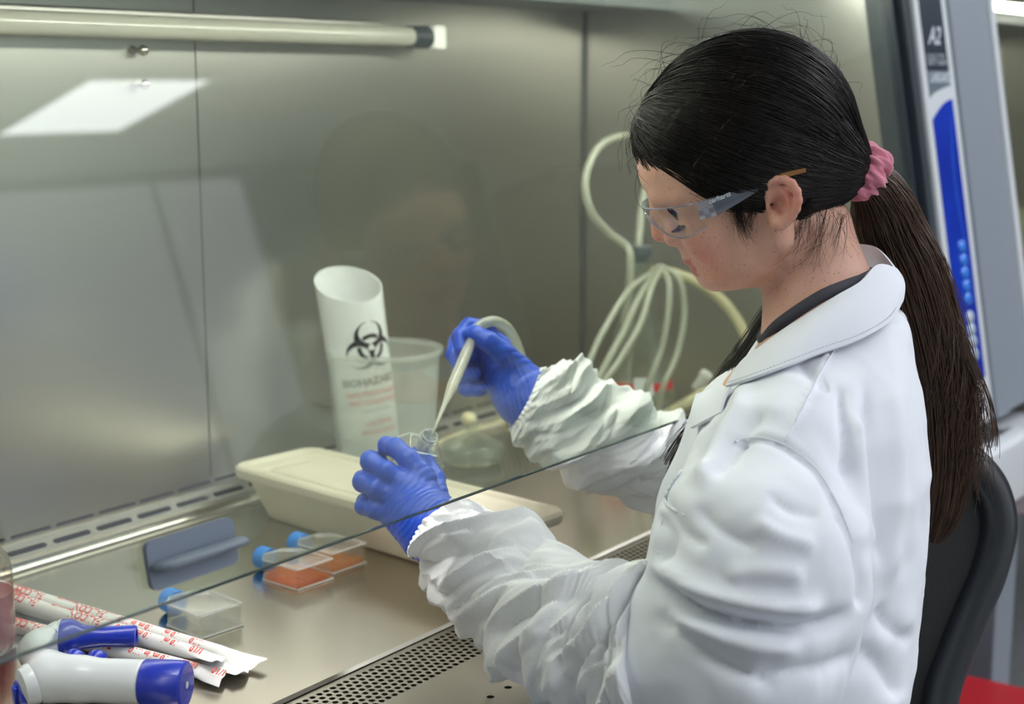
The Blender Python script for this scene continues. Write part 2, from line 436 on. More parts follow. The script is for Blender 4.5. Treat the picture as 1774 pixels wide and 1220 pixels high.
for k, x0 in enumerate((7.2, 7.8, 8.4)):
    c = thing('tall_cupboard', ('brown wooden cupboard next to the slate door', 'brown wooden cupboard in the middle of its row',
              'brown wooden cupboard at the room corner')[k], 'cupboard', (x0, RY0 + 0.3, ZF), 0, 'wooden cupboards on the back wall')
    w = (0.58, 0.58, 0.58)[k]
    obj('body', bevel(box(0, w, -.28, .22, 0, 2.35), .006), m_wood, c)
    for s in (0, 1):
        d = obj('door', bevel(box(.01 + s * w / 2, w / 2 - .005 + s * w / 2, .22, .24, .05, 2.3), .004), m_wood, c)
        obj('handle', bevel(box(w / 2 - .05 + s * .07, w / 2 - .03 + s * .07, .24, .265, 1.1, 1.3), .003), m_steel_trim, d)
# ------------------------------------------------------------------ biosafety cabinet
IX0, IX1, YB, ZCEIL = 0.40, 2.262, 1.50, 0.688
SA = math.radians(10.0); SY0, SZ0 = 0.852, 0.18
SN = np.array([0, -math.cos(SA), math.sin(SA)])      # outward normal of the sash
SU = np.array([0, math.sin(SA), math.cos(SA)])
def sash(x, s, out=0.0): return np.array([x, SY0, SZ0]) + SU * s + SN * out
def slab(x0, x1, s0, s1, o0, o1):
    return hexa([sash(x, s, o) for x in (x0, x1) for s in (s0, s1) for o in (o0, o1)])

m_steel = mat('steel_wall_brushed', (206, 204, 198), 0.28, metal=1.0, var=0.03, var_scale=60, stretch=(0.25, 1, 6))
m_steel_tab = mat('steel_work_surface', (184, 178, 166), 0.21, metal=1.0, var=0.06, var_scale=4, stretch=(1, 1.6, 1), detail=1.0)
m_steel_gr = mat('steel_grille', (150, 146, 136), 0.33, metal=1.0, var=0.12, var_scale=12, rough_var=0.06)
m_dark = mat('plenum_black', (14, 14, 15), 0.6)
m_slot = mat('reflected_line_dark', (50, 50, 46), 0.5)
m_white_met = mat('powder_white', (206, 210, 214), 0.4)
m_grey_met = mat('powder_grey', (136, 144, 154), 0.42)
m_track = mat('track_dark', (46, 56, 64), 0.35)
m_glass = clear_mat('sash_glass', (236, 240, 234), 0.042, 0.0, haze=0.018, speck=0.30)
m_edge = mat('sash_glass_edge', (10, 46, 44), 0.08, spec=0.6, coat=0.5)
m_handle = mat('handle_grey', (118, 128, 144), 0.45, bump=0.15, bump_scale=300)
m_tube_lit = emit_mat('fluorescent_tube', (255, 252, 244), HOOD_LIGHT)
m_uv = mat('uv_tube', (176, 175, 164), 0.14, spec=0.7)
m_cap_white = mat('lamp_cap_white', (244, 244, 240), 0.35)
m_rubber = mat('rubber_black', (18, 18, 20), 0.55)

bsc = thing('biosafety_cabinet', 'open-front stainless steel safety cabinet with a tilted glass sash the worker reaches under', 'cabinet', (1.33, 1.1, ZF))
W = lambda name, g, m, par=None, **kw: wobj(name, g, m, par or bsc, **kw)
# work surface tray with a rolled back rim
prof = [(0.955, -0.012), (0.955, -0.003), (0.958, 0.0), (1.452, 0.0)]
prof += [(1.452 + 0.016 * math.sin(a), 0.016 - 0.016 * math.cos(a)) for a in np.linspace(0.2, 1.35, 6)]
prof += [(1.474, 0.0155), (1.477, 0.0145), (1.478, 0.010)]
V = [(x, y, z) for x in (IX0, IX1) for y, z in prof]; n = len(prof)
W('work_surface', (V, [(i, i + 1, n + i + 1, n + i) for i in range(n - 1)]), m_steel_tab, smooth=0.6)
# rear strip with the lower row of slots, and the upper row in the wall foot
def stadium(u, v, l, h, k=4):
    r = h / 2; P = []
    for c, a0 in ((u + l / 2 - r, -90), (u - l / 2 + r, 90)):
        for i in range(k + 1):
            a = math.radians(a0 + 180 * i / k); P.append((c + r * math.cos(a), v + r * math.sin(a)))
    return P
def slot_strip(off, pitch, length, h, v0, v1, org, vdir, ndir, depth, name, m):
    cells = []; x = IX0 + off - pitch
    while x < IX1:
        a, b = max(x, IX0), min(x + pitch, IX1)
        if x < IX0 or x + pitch > IX1:
            if b - a > 1e-4: cells.append((a, b, v0, v1, None))
        else: cells.append((a, b, v0, v1, stadium((a + b) / 2, (v0 + v1) / 2, length, h)))
        x += pitch
    V, F = plate_cells(cells)
    V = [tuple(np.array([u, org[0], org[1]]) + np.array([0, vdir[0], vdir[1]]) * v + np.array([0, ndir[0], ndir[1]]) * (w * depth)) for u, v, w in V]
    return W(name, (V, F), m)
s2 = np.array([0.024, 0.014]); ls = float(np.linalg.norm(s2)); s2 = s2 / ls
slot_strip(0.030, 0.065, 0.056, 0.0085, 0.0, ls, (1.476, 0.011), s2, (-s2[1], s2[0]), 0.003, 'rear_slot_strip', m_steel)
slot_strip(0.045, 0.065, 0.058, 0.0042, 0.025, 0.042, (YB, 0.0), (0, 1), (-1, 0), 0.003, 'upper_slot_strip', m_steel)
W('rear_plenum', box(IX0, IX1, YB + 0.012, YB + 0.02, -0.05, 0.06), m_dark)
REFL_X = 1.352
W('back_wall', J(box(IX0, REFL_X - .0012, YB, YB + .004, .042, ZCEIL + .01), box(REFL_X + .0012, IX1, YB, YB + .004, .042, ZCEIL + .01)), m_steel)
W('reflected_line', box(REFL_X - .0012, REFL_X + .0012, YB + .002, YB + .005, .042, ZCEIL), m_slot)  # dark strip drawn in place of a reflected vertical line
for nm, x0, x1 in (('side_wall', IX1, IX1 + .004), ('side_wall', IX0 - .004, IX0)):
    V = [(x, y, z) for x in (x0, x1) for y, z in ((.78, -.02), (.86, .17), (.955, .80), (1.52, .80), (1.52, -.02))]
    W(nm, (V, [(0, 1, 2, 3, 4), (5, 6, 7, 8, 9)] + [(i, (i + 1) % 5, 5 + (i + 1) % 5, 5 + i) for i in range(5)]), m_steel)
W('corner_seam', box(IX1 - .006, IX1 + .001, YB - .004, YB + .001, .03, ZCEIL), mat('corner_sealant', (92, 96, 98), .5))
# ceiling of the work zone and lamp recess above the sash
W('ceiling_panel', J(box(IX0, IX1, 1.33, YB + .01, ZCEIL, ZCEIL + .02), box(IX0, IX1, 1.325, 1.333, ZCEIL, .81), box(IX0, IX1, .93, 1.33, .80, .81)), mat('steel_diffuser_panel', (96, 104, 106), .4, metal=.8))
for yy in (1.015, 1.075):
    W('fluorescent_lamp', tube([(IX0 + .12, yy, .755), (IX1 - .12, yy, .755)], .013, 12), m_tube_lit)
# ultraviolet tube clipped to the back wall
zu, yu = .634, 1.462
uv = W('ultraviolet_lamp', tube([(IX0 + .05, yu, zu), (1.775, yu, zu)], .0145, 16), m_uv, smooth=1)
W('lamp_reflector', bevel(box(IX0 + .05, 1.69, yu + .016, YB - .001, zu - .012, zu + .022), .003), m_steel, uv)
W('lamp_socket', bevel(box(1.775, 1.805, yu - .017, YB, zu - .018, zu + .018), .006), m_cap_white, uv)
W('lamp_pin_collar', tube([(1.735, yu, zu), (1.775, yu, zu)], .0165, 14), m_track, uv, smooth=.6)
m_knob = mat('knob_chrome', (190, 188, 178), .12, metal=1)
for z in (.607, .566):
    k = W('wall_knob', ball((1.2565, YB - .012, z), .0068, 16, 10), m_knob, smooth=3)
    W('knob_stem', tube([(1.2565, YB, z), (1.2565, YB - .008, z)], .0035, 10), m_knob, k, smooth=1)
# front air grille: real holes
cells = []; px_ = 0.0093; rows = 8; y0 = .8815; py_ = .0083
for rI in range(rows):
    x = IX0 - (px_ / 2 if rI % 2 else 0)
    while x < IX1:
        a, b = x, x + px_
        if a < IX0 or b > IX1: cells.append((max(a, IX0), min(b, IX1), y0 + rI * py_, y0 + (rI + 1) * py_, None))
        else:
            cx_, cy_ = (a + b) / 2, y0 + (rI + .5) * py_
            cells.append((a, b, y0 + rI * py_, y0 + (rI + 1) * py_, [(cx_ + .0031 * math.cos(t), cy_ + .0031 * math.sin(t)) for t in np.arange(12) * math.pi / 6 + math.pi / 12]))
        x += px_
yt = y0 + rows * py_
cells += [(IX0, IX1, yt, .954, None)]
x = IX0 + .01; cells.append((IX0, x, .795, .823, None))
while x + .028 < IX1:   # the sparse row of larger holes
    cx_ = x + .014
    cells.append((x, x + .028, .795, .823, [(cx_ + .0038 * math.cos(t), .809 + .0038 * math.sin(t)) for t in np.arange(14) * math.pi / 7])); x += .028
cells += [(x, IX1, .795, .823, None), (IX0, IX1, .823, y0, None), (IX0, IX1, .772, .795, None)]
V, F = plate_cells(cells)
V = [(u, v, -.004 + w * .002) for u, v, w in V]
W('front_grille', (V, F), m_steel_gr)
W('grille_plenum', J(box(IX0, IX1, .77, .96, -.075, -.07), box(IX0, IX1, .77, .772, -.07, -.006), box(IX0, IX1, .958, .96, -.07, -.014)), m_dark)
# rounded arm rest and cabinet front below it
prof = [(.775, -.004), (.758, -.006), (.748, -.014), (.744, -.03), (.744, -.11), (.80, -.11), (.80, -.08), (.775, -.08)]
n = len(prof); V = [(x, y, z) for x in (IX0 - .13, 2.50) for y, z in prof]
W('arm_rest', (V, [tuple(range(n)), tuple(range(2 * n - 1, n - 1, -1))] + [(i, (i + 1) % n, n + (i + 1) % n, n + i) for i in range(n)]), m_white_met, smooth=.5)
W('base_tray', box(IX0 - .13, 2.50, .80, 1.54, -.16, -.078), m_white_met)
for x in (IX0 - .08, 2.38):
    for y in (.86, 1.45):
        W('stand_leg', bevel(box(x, x + .07, y, y + .05, ZF + 0.001, -.16), .004), m_grey_met)
W('rear_housing', box(IX0 - .13, 2.50, YB + .022, YB + .12, -.16, 1.25), m_white_met)
W('canopy', hexa([sash(x, s, o) for x in (IX0 - .13, 2.50) for s in (.66, 1.05) for o in (-.02, .055)]), m_white_met)
# sash window
sw = W('sash_window', slab(IX0 - .01, IX1 - .006, .0018, .70, -.002, .002), m_glass)
W('sash_edge', slab(IX0 - .01, IX1 - .006, 0, .0018, -.002, .002), m_edge, sw)
# lift handle on the outside of the pane: a rounded back plate and a ledge
hx0, hx1 = .708, .806
def on_sash(g, s0, x0=0.0):   # local x along the sash, local y up the sash, local z outward
    return [tuple(sash(x0 + x, s0 + y, z)) for x, y, z in g[0]], g[1]
hp = prism(rrect(0, .088, 0, .038, .007), .003, .0075)
led = []
for x, sc_ in ((.001, .5), (.003, .8), (.009, 1), (.082, 1), (.087, .9), (.090, .55)):
    led.append([(x, .018 + .0042 * sc_ * math.cos(a), .005 + .021 * sc_ * (0.5 - 0.5 * math.sin(a))) for a in np.linspace(0, 2 * math.pi, 14, endpoint=False)])
led = loftpoly(led)
hs = .014; hX = float(at_y(224, 958, .872)[0])
ho = W('sash_handle', J(on_sash(hp, hs, hX), on_sash(led, hs, hX)), m_handle, sw, smooth=.7, label='slate grey moulded grip')
# right-hand post: track, white frame, grey cover with the printed control strip
W('sash_track', J(slab(IX1 - .012, IX1 - .004, -.17, .9, -.03, .012), slab(IX1 + .012, IX1 + .036, -.17, .9, -.03, .022)), m_track)
W('track_gasket', slab(IX1 - .004, IX1 + .012, -.17, .9, -.02, .004), m_grey_met)
W('front_post', bevel(slab(IX1 + .036, 2.497, -.17, .95, -.06, .03), .005), m_white_met)
W('post_cover', bevel(slab(2.435, 2.497, -.17, .95, .028, .036), .002), m_grey_met)
W('front_post', bevel(slab(IX0 - .13, IX0 - .004, -.17, .95, -.06, .03), .005), m_white_met)
W('side_cover', box(2.49, 2.498, .96, YB + .1, -.16, 1.2), m_white_met)
# printed strip, built flat on the post: local x across, s up
PX0, PX1 = 2.316, 2.412
def strip_pt(x, s, o): return tuple(sash(x, s, o))
m_navy = mat('print_navy', (30, 44, 58), .35); m_slate = mat('print_slate', (104, 116, 128), .35)
m_blue = mat('print_blue', (10, 62, 196), .3, col2=(6, 40, 150), var_scale=2.5); m_sw = mat('print_sky', (46, 104, 214), .3); m_pw = mat('print_white', (196, 204, 214), .4)
def on_strip(poly, o, name, m, par, lab=None):
    n = len(poly); V = [strip_pt(x, s, o) for x, s in poly] + [strip_pt(x, s, .028) for x, s in poly]
    return W(name, (V, [tuple(range(n))] + [(i, (i + 1) % n, n + (i + 1) % n, n + i) for i in range(n)]), m, par, label=lab)
def s_of(px, py):   # height along the sash plane of a pixel on the post front
    d = ray(px, py); p0 = sash(0, 0, .031); t = ((p0 - CAM) @ SN) / (d @ SN); p = CAM + d * t
    return float((p - p0) @ SU), float(p[0])
s_a = s_of(1618, 122)[0]; s_b = s_of(1620, 165)[0]; s_top = s_of(1610, -60)[0]
cp = on_strip([(PX0, s_a), (PX1, s_a), (PX1, s_top), (PX0, s_top)], .031, 'control_panel', m_navy, None, 'dark printed panel')
arc = [(PX0 + (PX1 - PX0) * t, s_b + .020 * t ** .6 - .004) for t in np.linspace(1, 0, 8)]
on_strip([(PX0, s_a - .0005), (PX1, s_a - .0005)] + arc, .031, 'grey_print', m_slate, cp)
st = s_of(1640, 172)[0]; sl = s_of(1609, 208)[0]; sb = s_of(1690, 660)[0]
arc = [(PX0 + (PX1 - PX0) * t, sl + (st - sl) * math.sin(t * math.pi / 2)) for t in np.linspace(0, 1, 9)]
bp = on_strip([(PX1, sb), (PX0, sb)][::-1][::-1] + arc, .0312, 'blue_print', m_blue, cp)
wave = [(PX0 + (PX1 - PX0) * (.93 - .36 * math.sin(math.pi * t) ** .8 * (1 - .3 * t)), st - .01 - t * .27) for t in np.linspace(0, 1, 20)]
on_strip(wave + [(x + .0035 * math.sin(math.pi * (19 - i) / 19) + .0008, s) for i, (x, s) in enumerate(wave[::-1])], .0316, 'wave_line', m_sw, cp)
def strip_text(s_, size, x0, s0, shear=0, m=m_pw, bold=0.0, scx=1.0):
    V, F = text_geo(s_, size, shear, bold); V = [strip_pt(x0 + v[0] * scx, s0 + v[1], .0317) for v in V]; W('lettering', (V, F), m, cp)
strip_text('A2', .040, PX0 + .018, s_of(1615, 76)[0], .5, bold=.0008, scx=1.1)
strip_text('CLASS II TYPE', .0125, PX0 + .005, s_of(1620, 103)[0]); strip_text('SAFETY CABINET', .0115, PX0 + .004, s_of(1620, 113)[0])
strip_text('LABGARD', .021, PX0 + .006, s_of(1622, 142)[0], .2, bold=.0008, scx=.98)
m_bb = mat('button_blue', (40, 120, 225), .2, coat=.5); m_bw = mat('button_white', (176, 190, 206), .25, coat=.5)
for i, (px, py) in enumerate([(1646, 432), (1652, 455), (1656, 477), (1661, 499), (1666, 521), (1662, 556), (1664, 578), (1667, 599), (1668, 622)]):
    s0_, x0_ = s_of(px, py); lt = ball((0, 0, 0), 1, 14, 8, (.0165, .0115, .006)); x0_ = PX0 + .048 + (.01 if i < 5 else .008)
    W('button', ([tuple(sash(x0_ + a, s0_ + b, .0312 + c)) for a, b, c in lt[0]], lt[1]), m_bb if i < 5 else m_bw, cp, smooth=3)

# ------------------------------------------------------------------ second cabinet on the right, only its left end shows
b2 = thing('biosafety_cabinet', 'second safety cabinet beyond the blue control strip, lit by a bright tube', 'cabinet', (3.45, 1.1, ZF))
W2 = lambda name, g, m, par=None, **kw: wobj(name, g, m, par or b2, **kw)
OX = 2.506
W2('front_post', bevel(slab(OX, OX + .148, -.17, .95, -.06, .03), .005), m_grey_met)
W2('post_edge', bevel(slab(OX + .126, OX + .15, -.17, .95, .0, .036), .003), m_white_met)
V = [(x, y, z) for x in (OX + .155, OX + .159) for y, z in ((.78, -.02), (.86, .17), (.955, .80), (1.52, .80), (1.52, -.02))]
W2('side_wall', (V, [(0, 1, 2, 3, 4), (5, 6, 7, 8, 9)] + [(i, (i + 1) % 5, 5 + (i + 1) % 5, 5 + i) for i in range(5)]), m_steel)
W2('back_wall', box(OX + .15, 4.5, YB, YB + .01, 0, .80), m_steel)
W2('side_wall', box(4.5, 4.51, .9, YB, 0, .80), m_steel)
W2('ceiling_panel', J(box(OX + .15, 4.5, 1.16, YB, .70, .72), box(OX + .15, 4.5, .93, 1.165, .80, .81)), m_track)
W2('work_surface', box(OX + .15, 4.5, .80, YB, -.012, -.002), m_steel_tab)
W2('fluorescent_lamp', tube([(OX + .20, 1.005, .712), (4.4, 1.005, .712)], .0085, 12), m_tube_lit)
W2('sash_window', slab(OX + .165, 4.49, .0, .70, -.0025, .0025), m_glass)
W2('arm_rest', bevel(box(OX - .004, 4.6, .738, .80, -.16, -.008), .012, 3), m_white_met, smooth=.6)
W2('sash_bracket', J(bevel(box(OX + .19, OX + .215, 1.0, 1.02, .60, .66), .004), tube([(OX + .19, 1.0, .63), (OX + .225, .985, .63)], .008, 10), tube([(OX + .205, 1.0, .60), (OX + .2, .99, .575)], .006, 8)), m_track, smooth=.6)
W2('canopy', hexa([sash(x, s, o) for x in (OX, 4.6) for s in (.60, 1.05) for o in (-.02, .055)]), m_track)
W2('base_tray', box(OX, 4.6, .80, 1.54, -.16, -.014), m_white_met)
W2('rear_housing', box(OX, 4.6, YB + .022, YB + .12, -.16, 1.25), m_white_met)
for x in (OX + .02, 4.45):
    for y in (.80, 1.40):
        W2('stand_leg', bevel(box(x, x + .10, y, y + .07, ZF + .001, -.16), .004), m_grey_met)
# ------------------------------------------------------------------ things on the work surface
m_clear = clear_mat('clear_plastic', (251, 251, 249), 0.06, 0.04, haze=0.055, haze_col=(236, 238, 236))
m_clear2 = clear_mat('clear_plastic_rim', (240, 242, 240), 0.12, 0.08, haze=0.30, haze_col=(236, 238, 236))
m_capblue = mat('cap_blue', (10, 128, 226), .45, bump=.1, bump_scale=300)
m_medium = clear_mat('orange_medium', (255, 214, 150), .03, .05, haze=.30, haze_col=(248, 142, 6), trans_haze=.5)
m_medium2 = clear_mat('amber_medium', (255, 224, 160), .03, .05, haze=.28, haze_col=(240, 168, 24), trans_haze=.5)
def flask_outline(w, l, sh, nk):   # body rectangle with shoulders narrowing towards +y
    return [(-w, -l), (w, -l), (w, l), (nk + .006, l + sh), (-nk - .006, l + sh), (-w, l)]
def make_flask(label, loc, rotz, medium=None, capped=True, group='tissue culture flasks'):
    t = thing('culture_flask', label, 'flask', loc, rotz, group)
    w, l, h = .0275, .029, .0255
    o = flask_outline(w, l, .014, .008)
    outer = bevel(prism(o, 0.0004, h), .0018, 2)
    i_ = flask_outline(w - .0016, l - .0016, .0125, .0065); inner = prism(i_, .0018, h - .0016)
    obj('body', J(outer, (inner[0], [f[::-1] for f in inner[1]])), m_clear, t, .7)
    # moulded rims along the top and bottom plates
    for z in (h - .0005, .0012):
        P = [(x, y, z) for x, y in o] + [(o[0][0], o[0][1], z)]
        obj('moulded_rim', J(*[tube([P[i], P[i + 1]], .0014, 6) for i in range(6)]), m_clear2, t, 1)
    zc = .0140
    obj('neck', xf(lathe([(.0092, 0), (.0092, .013), (.0102, .0132), (.0102, .0150), (.0092, .0152), (.0092, .019), (.0076, .019), (.0076, 0)], 24, True), (0, l + .013, zc), (-math.pi / 2, 0, 0)), m_clear2 if not capped else m_clear, t, .7)
    if capped:
        rib = [((.0134 + (.0003 if k % 2 else 0)) * math.cos(2 * math.pi * k / 60), (.0134 + (.0003 if k % 2 else 0)) * math.sin(2 * math.pi * k / 60)) for k in range(60)]
        obj('cap', xf(bevel(prism(rib, 0, .0175), .0006, 1), (0, l + .0195, zc), (-math.pi / 2, 0, 0)), m_capblue, t, .5)
    if medium is not None:
        obj('medium', prism(flask_outline(w - .002, l - .002, .010, .006), .0021, .0066), medium, t, None)
    return t
make_flask('empty clear culture flask with blue cap, alone beside the wrapped pipettes', (1.030, 1.160, 0), math.radians(-6))
make_flask('blue-capped culture flask with a layer of red-orange medium, nearer the sash of the pair', (1.197, 1.186, 0), math.radians(-4), m_medium)
make_flask('blue-capped culture flask with amber medium, touching the white tub side of the pair', (1.2635, 1.194, 0), math.radians(-3), m_medium2)

# white plastic tub with a recessed lid
m_tub = mat('tub_cream', (226, 219, 198), .42, var=.05, var_scale=20)
tub = thing('storage_tub', 'long cream plastic tub with a recessed lid across the work surface', 'tub', (1.375, 1.198, 0), math.radians(-6.1))
def ring(hx, hy, z, r): return [(x, y, z) for x, y in rrect(-hx, hx, -hy, hy, r, 6)]
hx, hy = .0725, .236
obj('base', loftpoly([ring(hx - .032, hy - .040, .0005, .018), ring(hx - .028, hy - .036, .004, .02), ring(hx - .012, hy - .014, .052, .024), ring(hx - .010, hy - .012, .058, .024)]), m_tub, tub, .8)
lid = obj('lid', loftpoly([ring(hx - .010, hy - .012, .056, .022), ring(hx - .001, hy - .002, .057, .024), ring(hx, hy, .060, .025), ring(hx, hy, .068, .025), ring(hx - .003, hy - .003, .0715, .024), ring(hx - .009, hy - .009, .0715, .02),
        ring(hx - .014, hy - .014, .0665, .018), ring(hx - .026, hy - .030, .0665, .016), ring(hx - .030, hy - .034, .0640, .014), ring(hx - .033, hy - .037, .0630, .012)]), m_tub, tub, .6)
obj('lid_ridge', loftpoly([ring(hx - .034, hy - .038, .0625, .012), ring(hx - .036, hy - .042, .0650, .012), ring(hx - .044, hy - .055, .0650, .01), ring(hx - .048, hy - .060, .0632, .01)]), m_tub, lid, .6)

# translucent bucket
m_milky = clear_mat('bucket_milky', (248, 250, 248), .05, .25, haze=.25, haze_col=(252, 254, 252), trans_haze=.4)
BX, BY = 1.577, 1.382
bk = thing('waste_bucket', 'translucent milky plastic bucket holding the biohazard sleeve', 'bucket', (BX, BY, 0))
obj('wall', lathe([(.0645, .0008), (.066, .002), (.080, .196), (.0785, .196), (.0648, .003)], 48, False), m_milky, bk, .8)
obj('rim', lathe([(.0795, .192), (.0842, .1925), (.0846, .197), (.0835, .1995), (.080, .1995), (.0787, .197)], 48, True), m_milky, bk, .8)

# white biohazard sleeve leaning in the bucket
m_sleeve = mat('sleeve_white', (236, 239, 240), .4)
m_ink = mat('ink_black', (24, 30, 38), .5); m_ink_red = mat('ink_red', (226, 120, 112), .5); m_ink_grey = mat('ink_grey', (70, 86, 104), .5)
pb = at_y(650, 792, 1.40); pb[2] = .010; pt = at_y(600, 468, 1.415)
ax_w = (pt - pb) / np.linalg.norm(pt - pb); Ls = float(np.linalg.norm(pt - pb))
view = pt - CAM; view /= np.linalg.norm(view)
MS = basis(np.cross(ax_w, -view) * -1, None, ax_w)        # x across, y, z along the sleeve
if MS[:, 0] @ RGT < 0: MS[:, 0] *= -1; MS[:, 1] *= -1
sv = thing('biohazard_sleeve', 'white plastic sleeve printed with a black biohazard symbol standing in the milky bucket', 'container', tuple(pb))
fy = 1 if (MS[:, 1] @ view) < 0 else -1                   # local sign of y that faces the worker
def slv(th, z, off=0.0):
    a = (.0405 + .006 * z / Ls) + off; b = (.027 + .004 * z / Ls) + off
    return MS @ np.array([a * math.sin(th), fy * b * math.cos(th), z])
def top_at(th): return Ls - .020 * (1 + math.cos(th)) - .010 * math.sin(th)   # scooped mouth, low in front
nt_, nz_ = 48, 14; V = []; F = []
for o_, rev in ((0, 0), (-.0018, 1)):
    for j in range(nz_ + 1):
        for i in range(nt_):
            th = 2 * math.pi * i / nt_; V.append(tuple(slv(th, top_at(th) * j / nz_ if j else 0.0, o_)))
n0 = nt_ * (nz_ + 1)
for s in (0, n0):
    F += [(s + j * nt_ + i, s + j * nt_ + (i + 1) % nt_, s + (j + 1) * nt_ + (i + 1) % nt_, s + (j + 1) * nt_ + i) for j in range(nz_) for i in range(nt_)]
F += [(nz_ * nt_ + i, nz_ * nt_ + (i + 1) % nt_, n0 + nz_ * nt_ + (i + 1) % nt_, n0 + nz_ * nt_ + i) for i in range(nt_)]
F.append(tuple(range(nt_)))
obj('sleeve_body', (V, F), m_sleeve, sv, .8)
def sym(x, y):   # biohazard trefoil on its standard construction circles, unit = outer radius
    x, y = x * 26, y * 26; r = math.hypot(x, y); lobes = cuts = shr = slit = False
    for k in range(3):
        a = math.radians(90 + 120 * k); c, s_ = math.cos(a), math.sin(a); al, ac = x * c + y * s_, -x * s_ + y * c
        lobes |= math.hypot(al - 11, ac) < 15; cuts |= math.hypot(al - 15, ac) < 10.6; shr |= math.hypot(al - 15, ac) < 9.4
        slit |= (abs(ac) < .7 and 0 < al < 6) or (abs(ac) < 2.2 and al > 20)
    if lobes and not cuts and r > 3 and not slit: return True
    return 9.6 < r < 13.4 and shr
G = 150; V = []; F = []; key = {}
zc_, th0, rs_ = Ls - .108, .45, .0375
for i in range(G):
    for j in range(G):
        x, y = (i + .5) / G * 2.3 - 1.15, (j + .5) / G * 2.3 - 1.15
        if not sym(x, y): continue
        q = []
        for a, b in ((i, j), (i + 1, j), (i + 1, j + 1), (i, j + 1)):
            if (a, b) not in key:
                u, v = (a / G * 2.3 - 1.15) * rs_, (b / G * 2.3 - 1.15) * rs_
                key[(a, b)] = len(V); V.append(tuple(slv(th0 + u / .042, zc_ + v, .0006)))
            q.append(key[(a, b)])
        F.append(tuple(q))
obj('biohazard_symbol', (V, F), m_ink, sv)
def sleeve_text(s_, size, z, th, m, bold=0):
    V, F = text_geo(s_, size, 0, bold); w_ = V[:, 0].max()
    obj('lettering', ([tuple(slv(th + (v[0] - w_ / 2) / .042, z + v[1], .0006)) for v in V], F), m, sv)
sleeve_text('BIOHAZARD', .0145, zc_ - .053, .30, m_ink, .0007)
for q, s_ in enumerate(('INFECTIOUS WASTE', 'PIPET COLLECTION')): sleeve_text(s_, .0085, zc_ - .069 - q * .012, .34, m_ink_red, .0005)
sleeve_text('SINGLE USE SLEEVE', .005, zc_ - .092, .38, m_ink_grey)
for q, s_ in enumerate(('CAUTION', 'BIOHAZARD')): sleeve_text(s_, .0095, zc_ - .112 - q * .013, .40, m_ink_red, .0004)

# paper-wrapped serological pipettes
m_wrap = mat('wrapper_paper', (236, 236, 236), .55, bump=.25, bump_scale=120, bump_dist=.0006)
m_red_print = mat('wrapper_print', (224, 84, 76), .55)
def wrapped(label, far, near, r, prints, seed, zr=.0):
    rnd = random.Random(seed); A = np.array(far, float); B = np.array(near, float)
    t = thing('wrapped_pipette', label, 'pipette', (A[0], A[1], 0), 0, 'paper-wrapped pipettes')
    d = (B - A); Lg = float(np.linalg.norm(d)); d /= Lg; s = np.cross([0, 0, 1.0], d); s /= np.linalg.norm(s); u = np.cross(d, s)
    nk = 20; rings = []
    for k in range(25):
        f = k / 24; y = f * Lg; e = max(0, (f - .86) / .14); e = e * e * (3 - 2 * e)
        w = r * (1 + e * .75) + rnd.uniform(-.0003, .0003); h = r * (1 - e) + .0005 * e; tilt = e * .25 * (1 if seed % 2 else -1)
        R_ = []
        for i in range(nk):
            a = 2 * math.pi * i / nk; cs, sn = math.cos(a), math.sin(a)
            px, pz = w * cs, h * sn
            if e > .6: pz += .0016 * math.sin(cs * 4 + seed) * e
            px, pz = px * math.cos(tilt) - pz * math.sin(tilt), px * math.sin(tilt) + pz * math.cos(tilt)
            R_.append(tuple(A + d * y + s * px + u * pz - np.array([A[0], A[1], 0])))
        rings.append(R_)
    if True:   # torn tip corner
        for i in range(nk): rings[-1][i] = tuple(np.array(rings[-1][i]) + d * (.006 * math.cos(2 * math.pi * i / nk + seed)))
    b = obj('wrapper', loftpoly(rings), m_wrap, t, 1.0)
    V, F = [], []
    for (txt, size, y, a0) in prints:
        v, f = text_geo(txt, size, 0, size * .03)
        k = len(V)
        for p in v:   # text reads towards the far end
            a = a0 + (p[1] - size * .35) / r; V.append(tuple(A + d * (y - p[0]) + s * ((r + .0004) * math.cos(a)) + u * ((r + .0004) * math.sin(a)) - np.array([A[0], A[1], 0])))
        F += [tuple(i + k for i in q) for q in f]
    obj('red_print', (V, F), m_red_print, b)
pr = lambda o: [('FALCON', .0125, .09 + o, 2.15), ('Serological Pipet', .006, .06 + o, 1.5), ('Sterile  Nonpyrogenic', .0055, .055 + o, 2.4), ('FALCON', .0125, .19 + o, 2.15), ('10 ml in 1/10', .0095, .262 + o, 2.1), ('Sterile R', .005, .205 + o, 1.4),
              ('10 ml', .0095, .30 + o, 2.0), ('Made in USA', .006, .14 + o, 1.5), ('1/10', .0095, .335 + o, 2.1)]
rr = .0078
wrapped('paper-wrapped pipette with red print, the one nearest the cove at the back', (.963, 1.432, rr), (.9745, 1.028, rr), rr, pr(0.0), 1)
wrapped('paper-wrapped pipette with red print, in the middle of the bundle', (.9385, 1.405, rr), (.952, 1.025, rr), rr, pr(-.01), 2)
wrapped('paper-wrapped pipette with red print, running under the blue nose of the controller', (.893, 1.365, rr), (.932, 1.028, rr), rr, pr(.012), 3)
wrapped('paper-wrapped pipette lying on top between two others, its mouth crimped', (.927, 1.40, rr + .0105), (.942, 1.045, rr + .0095), rr * .96, pr(.004), 4)

